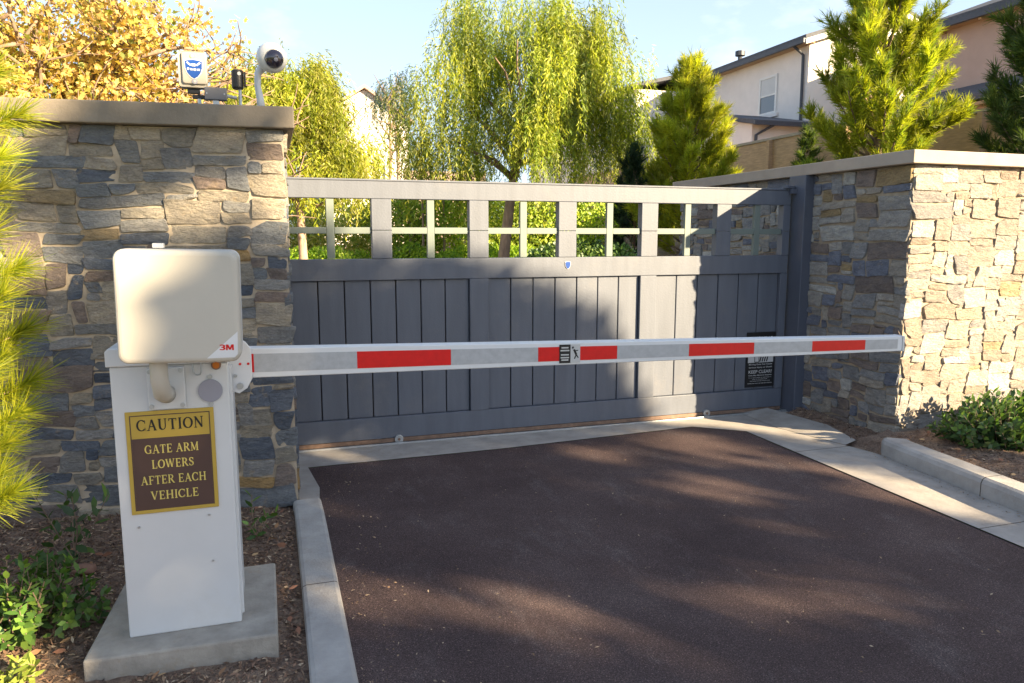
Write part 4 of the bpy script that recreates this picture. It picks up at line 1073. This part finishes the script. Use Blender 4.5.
# foreground pine at the left edge: trunk and limbs outside the frame, tufts reaching in
def near_pine():
    r = rs(91); base = (-1.95, 3.5, 0); t = tag(empty('pine_sapling', base), 'close yellow green pine boughs reaching in from the left edge', 'pine')
    B = Vector(base); tb = MB(); tb.tube([(0, 0, -.1), (.02, 0, 1.2), (-.02, 0, 2.6), (0, 0, 3.4)], [.06, .05, .035, .012], 10); tb.build('trunk', M['bark'], t, smooth=True)
    tips = [(-1.07, 3.40, 2.20), (-1.00, 3.42, 2.05), (-1.12, 3.36, 1.95), (-1.06, 3.36, 1.75), (-1.10, 3.34, 1.58), (-1.02, 3.32, 1.46), (-1.06, 3.30, 1.34), (-1.00, 3.30, 1.22), (-1.08, 3.30, 1.10), (-.99, 3.28, 1.02), (-1.03, 3.26, .90), (-1.09, 3.26, .78), (-1.03, 3.10, .64), (-1.10, 3.22, .66), (-1.16, 3.4, 2.32), (-1.2, 3.4, 1.2), (-1.2, 3.3, 1.7), (-1.18, 3.3, .95), (-1.15, 3.4, 2.1), (-1.08, 3.45, 1.88),
            (-1.13, 3.2, 1.45), (-1.11, 3.2, 1.05), (-1.15, 3.28, 2.16), (-1.3, 3.6, 2.5), (-1.4, 3.6, 1.9), (-1.4, 3.5, 1.4), (-1.4, 3.7, 1.0), (-2.4, 3.5, 1.6), (-2.5, 3.8, 2.1), (-2.3, 3.2, 2.7), (-2.0, 4.0, 2.3), (-1.8, 3.1, 2.0), (-1.9, 3.3, 3.3)]
    lb = MB(); P = []; D = []; Cc = []; LN = []
    for tp_ in tips:
        e = Vector(tp_) + Vector((.035 if tp_[0] > -1.3 else 0, 0, 0)) - B; s = Vector((0, 0, max(.2, e.z - r.uniform(.15, .5)))); m_ = s.lerp(e, .55) + Vector((0, 0, -.05))
        lb.tube([s, m_, e], [.016, .010, .004], 6)
        ax = (e - m_).normalized(); ax = (ax + Vector((0, 0, r.uniform(-.1, .35)))).normalized(); tone = r.uniform(.7, 1.25)
        for k in range(330):
            f = r.uniform(-1.5, 1) ; q = e + ax * (.07 * f)
            a = r.uniform(0, 2 * PI); e1 = ax.orthogonal().normalized(); e2 = ax.cross(e1)
            o_ = e1 * math.cos(a) + e2 * math.sin(a); sp = r.uniform(.25, 1.0) * (1.15 - .4 * f)
            P.append(tuple(q)); D.append(tuple(ax * .9 + o_ * sp)); Cc.append(np.array([(.38, .40, .02), (.46, .45, .03), (.26, .31, .02), (.18, .24, .02)][r.choice(4, p=[.35, .3, .2, .15])]) * tone); LN.append(r.uniform(.09, .15))
    lb.build('limbs', M['bark'], t, smooth=True)
    n = len(P); flat_leaves('needles', M['needle'], np.array(P), np.array(D), unit(r, n), np.array(LN), np.full(n, .0036), np.array(Cc), 'needle', t)
near_pine()

# mulch chips, dry leaves, stones on the beds
def chips():
    r = rs(101); A = []
    n = 24000; x = r.uniform(-1.9, .06, n); y = r.uniform(2.0, 4.6, n); A.append(np.stack([x, y, np.full(n, .03)], 1))
    n2 = 13000; x = r.uniform(4.32, 6.6, n2); y = r.uniform(1.8, 4.4, n2); A.append(np.stack([x, y, np.full(n2, .0)], 1))
    n3 = 900; x = r.uniform(4.28, 4.6, n3); y = r.uniform(4.4, 5.5, n3); A.append(np.stack([x, y, np.full(n3, .0)], 1))
    P = np.concatenate(A)
    for i in range(len(P)):
        x_, y_ = P[i, 0], P[i, 1]; l = lump(x_, y_)
        if x_ < 1: z = l + .03 * sstep(-.1, -1.6, x_) - .015 * sstep(-.1, .07, x_) + .004
        elif y_ > 4.4: z = .012 + .04 * sstep(4.32, 4.6, x_) + l + .004
        else: z = .05 + l + .05 * sstep(4.25, 4.7, x_) + .004
        P[i, 2] = z + r.uniform(0, .008)
    ok = ~((P[:, 0] > -.72) & (P[:, 0] < -.02) & (P[:, 1] > 2.8) & (P[:, 1] < 3.49)); P = P[ok]; n = len(P)
    d = r.normal(size=(n, 3)); d[:, 2] *= .25; nn = np.array([0, 0, 1]) + r.normal(size=(n, 3)) * .35
    cols = pal(r, n, [(.14, .08, .05), (.24, .14, .09), (.36, .24, .15), (.07, .04, .03), (.46, .35, .24)], .25, [.3, .28, .18, .16, .08])
    o = flat_leaves('mulch_chips', M['chips'], P, d, nn, r.uniform(.008, .042, n), r.uniform(.004, .013, n), cols, 'diamond'); tag(o, 'brown bark chips covering the planting beds', 'mulch', kind='stuff')
    # dry leaves, larger
    n = 230; x = np.concatenate([r.uniform(-1.6, .06, 150), r.uniform(4.35, 6.2, 80)]); y = np.concatenate([r.uniform(2.2, 4.45, 150), r.uniform(2.6, 4.3, 80)])
    z = np.array([(.028 + lump(a, b_) if a < 1 else .108 + lump(a, b_)) for a, b_ in zip(x, y)]); P = np.stack([x, y, z], 1)
    ok = ~((P[:, 0] > -.74) & (P[:, 0] < 0) & (P[:, 1] > 2.78) & (P[:, 1] < 3.5)); P = P[ok]; n = len(P)
    d = r.normal(size=(n, 3)); d[:, 2] = .15
    o = flat_leaves('fallen_leaves', M['chips'], P, d, np.array([0, 0, 1]) + r.normal(size=(n, 3)) * .5, r.uniform(.03, .06, n), r.uniform(.015, .03, n), pal(r, n, [(.34, .18, .09), (.42, .27, .14), (.26, .12, .07)], .25), 'oval'); tag(o, 'scattered dry tan leaves on the mulch', 'leaf litter', kind='stuff')
    # grit and litter on the road edge and gutter
    n = 900; e = r.uniform(0, 1, n); x = np.where(e < .35, .245 + np.abs(r.normal(size=n)) * .18, np.where(e < .7, 4.07 - np.abs(r.normal(size=n)) * .06, r.uniform(.3, 3.6, n))); y = r.uniform(2.0, 5.1, n)
    x = np.where((e >= .35) & (e < .7) & (y > 3), 4.09 + (y - 3) * .12 - np.abs(r.normal(size=n)) * .05, x)
    ok = ~((y > 4.3) & (x > 3.9)); P = np.stack([x, y, np.full(n, .010)], 1)[ok]; n = len(P); d = r.normal(size=(n, 3)); d[:, 2] *= .1
    o = flat_leaves('road_litter', M['chips'], P, d, np.array([0, 0, 1]) + r.normal(size=(n, 3)) * .25, r.uniform(.005, .022, n), r.uniform(.003, .009, n), pal(r, n, [(.30, .20, .12), (.40, .30, .2), (.16, .10, .06)], .25), 'diamond'); tag(o, 'bits of leaf and grit lying on the drive edges', 'litter', kind='stuff')
chips()
def rock(x, y, z, s, label, col):
    bm = bmesh.new(); bmesh.ops.create_icosphere(bm, subdivisions=3, radius=1)
    for v in bm.verts:
        k = 1 + .25 * noise.noise(v.co * 1.3 + Vector((x, y, 3))) + .07 * noise.noise(v.co * 5); v.co = Vector((v.co.x * s * 1.3 * k, v.co.y * s * k, v.co.z * s * .65 * k))
    me = bpy.data.meshes.new('rock'); bm.to_mesh(me); bm.free(); me.materials.append(col); me.polygons.foreach_set('use_smooth', [True] * len(me.polygons))
    o = bpy.data.objects.new('rock', me); COL.objects.link(o); o.location = (x, y, z); tag(o, label, 'rock')
M['rockm'] = simple('rock_reddish', (.24, .13, .09), .9, .25, 9, .7, 30)
rock(-.90, 3.78, .045, .042, 'rounded reddish rock on the mulch left of the barrier slab', M['rockm'])
rock(-.93, 3.58, .035, .026, 'small flat pinkish stone just below the reddish rock', M['rockm'])

# ------------------------------------------------------------------ houses, fences up the slope
def bpart(parent, loc, name, fn, mat, bevel=0):
    return tp(parent, loc, name, fn, mat, bevel)
def sash_window(parent, loc, x, y0, y1, z0, z1, lower=.5):
    """window in a wall facing -x at plane x"""
    f = tp(parent, loc, 'window', lambda b: (b.box(x - .06, x + .02, y0, y0 + .09, z0, z1), b.box(x - .06, x + .02, y1 - .09, y1, z0, z1), b.box(x - .058, x + .02, y0 + .091, y1 - .091, z1 - .09, z1), b.box(x - .058, x + .02, y0 + .091, y1 - .091, z0, z0 + .09),
                                              b.box(x - .05, x + .01, y0 + .091, y1 - .091, (z0 + z1) / 2 - .03, (z0 + z1) / 2 + .03)), M['trim'], 0)
    tp(f, (0, 0, 0), 'pane', lambda b: b.box(x - .03 - loc[0], x - .01 - loc[0], y0 + .092 - loc[1], y1 - .092 - loc[1], z0 + .092 - loc[2], (z0 + z1) / 2 - .031 - loc[2]), M['glass'], 0)
    tp(f, (0, 0, 0), 'blind', lambda b: b.box(x - .035 - loc[0], x - .015 - loc[0], y0 + .092 - loc[1], y1 - .092 - loc[1], (z0 + z1) / 2 + .031 - loc[2], z1 - .092 - loc[2]), M['blind'], 0)
    tp(f, (0, 0, 0), 'sill', lambda b: b.box(x - .09 - loc[0], x + .01 - loc[0], y0 - .12 - loc[1], y1 + .12 - loc[1], z0 - .13 - loc[2], z0 - .003 - loc[2]), M['stucco_A'], 0)
    return f

# cream house
loc = (19.05, 23.5, 2.2)
hA = tag(empty('house', loc), 'cream two storey house with dark roof edge and lean-to, right of the trees', 'house')
X0, Y0 = 19.05, 23.5
bpart(hA, loc, 'wall', lambda b: b.box(X0, X0 + 7.5, Y0, Y0 + 8.2, 2.2, 8.72), M['stucco_A'])
def gableroof(b, x0, x1, y0, y1, ze, zr, ov=.45, th=.16):
    xm = (x0 + x1) / 2; k = (zr - ze) / (xm - x0)
    b.prism([(x0 - ov, ze - ov * k), (xm, zr), (x1 + ov, ze - ov * k), (x1 + ov, ze - ov * k + th), (xm, zr + th), (x0 - ov, ze - ov * k + th)], 'y', y0, y1)
bpart(hA, loc, 'gable', lambda b: b.prism([(X0, 8.722), (X0 + 7.5, 8.722), (X0 + 3.75, 9.9)], 'y', Y0 + .002, Y0 + .25), M['stucco_white'])
bpart(hA, loc, 'roof', lambda b: gableroof(b, X0, X0 + 7.5, Y0 - .35, Y0 + 8.5, 8.80, 10.0), M['roof'])
bpart(hA, loc, 'soffit', lambda b: b.box(X0 - .42, X0 - .003, Y0 - .3, Y0 + 8.4, 8.56, 8.63), M['eave'])
bpart(hA, loc, 'barge_board', lambda b: b.prism([(X0 - .45, 8.48), (X0 + 3.75, 9.83), (X0 + 7.95, 8.48), (X0 + 7.95, 8.66), (X0 + 3.75, 10.0), (X0 - .45, 8.66)], 'y', Y0 - .39, Y0 - .352), M['trim'])
bpart(hA, loc, 'gable_render', lambda b: b.box(X0 + .001, X0 + 7.499, Y0 - .012, Y0 - .001, 2.2, 8.72), M['stucco_white'])
bpart(hA, loc, 'gutter', lambda b: b.box(X0 - .55, X0 - .43, Y0 - .35, Y0 + 8.5, 8.53, 8.68), M['gutter_dark'])
bpart(hA, loc, 'downspout', lambda b: b.tube([(X0 - .45, Y0 + .3, 8.55), (X0 - .08, Y0 + .22, 8.25), (X0 - .07, Y0 + .2, 5.6)], .055, 8), M['gutter_dark'])
sash_window(hA, loc, X0, Y0 + .95 + .75, Y0 + 1.75 + 1.05, 6.42, 7.90)
sash_window(hA, loc, X0, Y0 + 6.6, Y0 + 7.8, 6.42, 7.90)
LX, LY = 15.75, 22.1
bpart(hA, loc, 'lean_to', lambda b: b.box(LX, 23.5, LY, 26.2, 2.2, 5.42), M['stucco_A'])
bpart(hA, loc, 'lean_to_cheek', lambda b: b.prism([(LY, 5.422), (26.2, 5.422), (26.2, 6.25)], 'x', LX + .002, 19.0), M['stucco_A'])
bpart(hA, loc, 'lean_to_roof', lambda b: b.prism([(LY - .4, 5.36), (26.2, 6.30), (26.2, 6.44), (LY - .4, 5.50)], 'x', LX - .25, 23.8), M['roof'])
bpart(hA, loc, 'lean_to_gutter', lambda b: b.box(LX - .25, 23.8, LY - .5, LY - .402, 5.33, 5.47), M['gutter_dark'])
bpart(hA, loc, 'lean_to_downspout', lambda b: b.tube([(LX + .55, LY - .42, 5.35), (LX + .12, LY - .08, 5.05), (LX + .12, LY - .07, 3.6)], .05, 8), M['gutter_dark'])
def frwin(b):
    x0, x1, z0, z1 = 16.85, 18.6, 3.4, 4.78; y0, y1 = LY - .06, LY + .02
    b.box(x0, x0 + .1, y0, y1, z0, z1); b.box(x1 - .1, x1, y0, y1, z0, z1); b.box(x0 + .101, x1 - .101, y0 + .002, y1, z1 - .1, z1); b.box(17.65, 17.8, y0, y1, z0, z1 - .101); b.box(x0 + .101, x1 - .101, y0 + .004, y1, z0, z0 + .1)
fw = bpart(hA, loc, 'window', frwin, M['trim'])
tp(fw, (0, 0, 0), 'pane', lambda b: (b.box(16.951 - loc[0], 17.649 - loc[0], LY - .03 - loc[1], LY - .01 - loc[1], 3.501 - loc[2], 4.679 - loc[2]), b.box(17.801 - loc[0], 18.499 - loc[0], LY - .03 - loc[1], LY - .01 - loc[1], 3.501 - loc[2], 4.679 - loc[2])), M['glass'], 0)
def chim(b): b.tube([(X0 + 1.6, Y0 + 6.6, 8.9), (X0 + 1.6, Y0 + 6.6, 9.75)], .10, 8); b.tube([(X0 + 1.6, Y0 + 6.6, 9.75), (X0 + 1.6, Y0 + 6.6, 9.95)], .22, 10)
bpart(hA, loc, 'roof_vent', chim, M['gutter_dark'])
# pinkish house on the right
loc = (19.7, 14.0, 1.9)
hB = tag(empty('house', loc), 'pinkish brown house with dark eaves between the two right hand pines', 'house')
bpart(hB, loc, 'wall', lambda b: b.box(19.7, 28, 12.0, 19.4, 1.9, 7.95), M['stucco_pink'])
bpart(hB, loc, 'roof', lambda b: gableroof(b, 19.7, 28, 11.7, 19.8, 8.0, 9.5), M['roof'])
bpart(hB, loc, 'soffit', lambda b: b.box(19.30, 19.697, 11.8, 19.7, 7.77, 7.83), M['eave'])
bpart(hB, loc, 'rafter_tail', lambda b: [b.box(19.28, 19.69, 12.2 + i * 1.5, 12.3 + i * 1.5, 7.68, 7.765) for i in range(5)], M['eave'])
bpart(hB, loc, 'gutter', lambda b: b.box(19.17, 19.29, 11.7, 19.8, 7.74, 7.88), M['gutter_dark'])
bpart(hB, loc, 'lower_wall', lambda b: b.box(18.5, 19.69, 12.0, 19.3, 1.9, 5.22), M['stucco_pink'])
bpart(hB, loc, 'lower_roof', lambda b: b.prism([(18.1, 5.26), (19.69, 5.85), (19.69, 6.0), (18.1, 5.41)], 'y', 11.8, 19.6), M['roof'])
bpart(hB, loc, 'lower_eave', lambda b: b.box(18.15, 18.497, 11.9, 19.5, 5.12, 5.2), M['eave'])
# house behind the middle tree
loc = (16.2, 31.0, 2.5)
hC = tag(empty('house', loc), 'pale pink house partly hidden between weeping tree and bushy pine', 'house')
bpart(hC, loc, 'wall', lambda b: b.box(16.2, 21, 31.5, 46, 2.5, 8.3), M['stucco_A'])
bpart(hC, loc, 'roof', lambda b: gableroof(b, 16.2, 21, 31.1, 46.4, 8.38, 8.95), M['roof'])
bpart(hC, loc, 'downspout', lambda b: b.tube([(16.12, 32.8, 8.2), (16.12, 32.8, 3)], .06, 8), M['gutter_dark'])
bpart(hC, loc, 'downspout', lambda b: b.tube([(16.12, 38.5, 8.2), (16.12, 38.5, 3)], .06, 8), M['gutter_dark'])
sash_window(hC, loc, 16.2, 33.8, 35.3, 5.9, 7.5)
# white house far left
loc = (4.8, 39, 0)
hD = tag(empty('house', loc), 'bright sunlit white gabled house between the two weeping trees', 'house')
bpart(hD, loc, 'wall', lambda b: b.prism([(2.6, 0), (7.05, 0), (7.05, 7.55), (4.85, 8.95), (2.6, 7.55)], 'y', 38.9, 50), M['stucco_white'])
def dr(b):
    for s in (-1, 1):
        xe = 4.83 + s * 2.45; b.prism([(4.83, 8.99), (xe, 7.37), (xe, 7.5), (4.83, 9.15)] if s > 0 else [(4.83, 8.99), (4.83, 9.15), (xe, 7.5), (xe, 7.37)], 'y', 38.6, 50.3)
bpart(hD, loc, 'roof', dr, M['stucco_pink'])
bpart(hD, loc, 'window', lambda b: b.box(6.15, 6.55, 38.84, 38.89, 5.1, 6.7), M['blind'])
# low tan garden wall in front of it
b = MB(); b.box(4.6, 8.6, 30.0, 30.35, 0, 4.25); tag(b.build('garden_wall', M['stucco_pink']), 'low tan garden wall in front of the white house', 'wall')
b = MB(); b.box(4.3, 5.0, 28.8, 29.5, 0, 4.35); tag(b.build('garden_pillar', M['stucco_A']), 'tan masonry pillar at the left end of the low garden wall', 'pillar')

# tan plank fence up the slope
def plank_fence(name, pts, zb, zt, label, n=9):
    t = tag(empty(name, (pts[0][0], pts[0][1], zb)), label, 'fence'); b = MB()
    p, q = Vector(pts[0]), Vector(pts[1]); d = (q - p); Ln = d.length; ang = math.atan2(d.y, d.x); h = (zt - zb) / n
    for i in range(n): b.box(0, Ln, -.02 + .004 * (i % 2), .02, i * h + .006, (i + 1) * h - .006)
    o = b.build('planks', M['fence'], t); o.rotation_euler = (0, 0, ang)
    b = MB(); b.box(0, Ln, -.07, .07, zt - zb, zt - zb + .06); o = b.build('top_rail', M['cap_r'], t); o.rotation_euler = (0, 0, ang)
    b = MB(); b.box(0, Ln, .022, .04, 0, zt - zb - .002); o = b.build('backing', M['fence'], t); o.rotation_euler = (0, 0, ang)
    k = int(Ln / 2.4)
    for i in range(k + 1):
        b = MB(); b.box(i * 2.4, i * 2.4 + .1, .042, .15, -.3, zt - zb - .002); o = b.build('fence_post', M['fence'], t); o.rotation_euler = (0, 0, ang)
plank_fence('plank_fence', [(11.2, 4.6), (11.2, 12.4)], 1.5, 3.62, 'near tan horizontal plank fence right of the tall bright pine')
plank_fence('plank_fence', [(11.25, 12.5), (11.25, 26.5)], 1.6, 3.84, 'far tan horizontal plank fence below the cream house')

# ------------------------------------------------------------------ trees behind the camera that shade the drive
def shade_trees():
    r = rs(111); U0 = 15.0
    def hole(s, w_):
        return noise.noise(Vector((s * .8, w_ * 2.2, 4.0))) + .5 * noise.noise(Vector((s * 2.2, w_ * 5, 9.0)))
    def wtop(s):
        return float(np.interp(s, [-6, 1.2, 1.4, 1.55, 1.7, 2.2, 3.1, 3.6, 4.05, 4.6, 5.0, 5.35, 5.65, 5.9, 6.08, 6.2], [.2, .3, 1.2, 2.4, 3.3, 3.95, 3.9, 3.25, 3.0, 2.75, 2.5, 2.2, 1.75, 1.2, .6, -.3]))
    # gaps between boughs that let sun through onto the drive: (s, w, half width, half height)
    HO = [(2.64, .55, .28, .16), (2.34, .80, .26, .17), (4.95, .80, .32, .17), (4.62, .46, .30, .16), (5.55, .70, .32, .22), (3.95, 1.44, .22, .17), (3.6, .12, .36, .12), (5.1, .02, .4, .18), (4.1, .28, .25, .12), (3.2, .30, .22, .10)]
    P = []; k = 0
    while len(P) < 17000 and k < 200000:
        k += 1; s = r.uniform(-5.5, 6.1); w_ = r.uniform(-.9, 4.2); wt = wtop(s) + .28 * noise.noise(Vector((s * 1.7, 0, 7)))
        if w_ > wt: continue
        if any(((s - a) / b) ** 2 + ((w_ - c) / d) ** 2 < 1 for a, c, b, d in HO): continue
        if hole(s, w_) > ((.66 if s > 3.3 and w_ > 1.1 else .36) if w_ < 1.5 else .8 if w_ < 2.85 else -.02 if w_ < 3.65 else .3): continue
        u = U0 + r.uniform(-1.0, 1.4); z = w_ + math.tan(SUN_EL) * u
        P.append((SX * u + .76 * s, SY * u + .65 * s, z, s))
    P = np.array(P); 
    bounds = [(-6, -1.6, 'leafy street tree behind the camera, farthest left of the three'), (-1.6, 2.4, 'leafy street tree behind the camera, middle of the three'), (2.4, 7, 'leafy street tree behind the camera, nearest the sunlit right wall')]
    for a, b_, lab in bounds:
        Q = P[(P[:, 3] >= a) & (P[:, 3] < b_)][:, :3]; c = Q.mean(0); base = (c[0], c[1], -.05); t = tag(empty('street_tree', base), lab, 'tree')
        Q = Q - np.array(base); n = len(Q)
        flat_leaves('crown', M['leaf'], Q, r.normal(size=(n, 3)), unit(r, n), r.uniform(.14, .26, n), r.uniform(.09, .16, n), pal(r, n, GH, .2), 'oval', t)
        tb = MB(); tb.tube([(0, 0, 0), (.08, 0, 2.6), (-.05, .05, 5.2), (0, 0, 8.0)], [.24, .20, .15, .06], 10); tb.build('trunk', M['bark'], t, smooth=True)
        lb = MB()
        for k in range(18):
            e = Vector(Q[r.randint(n)]); s0 = Vector((0, 0, min(7.5, max(3.4, e.z - r.uniform(.6, 1.8))))); lb.tube([s0, s0.lerp(e, .5) + Vector((0, 0, .1)), e], [.045, .03, .008], 6)
        lb.build('limbs', M['bark'], t, smooth=True)
shade_trees()
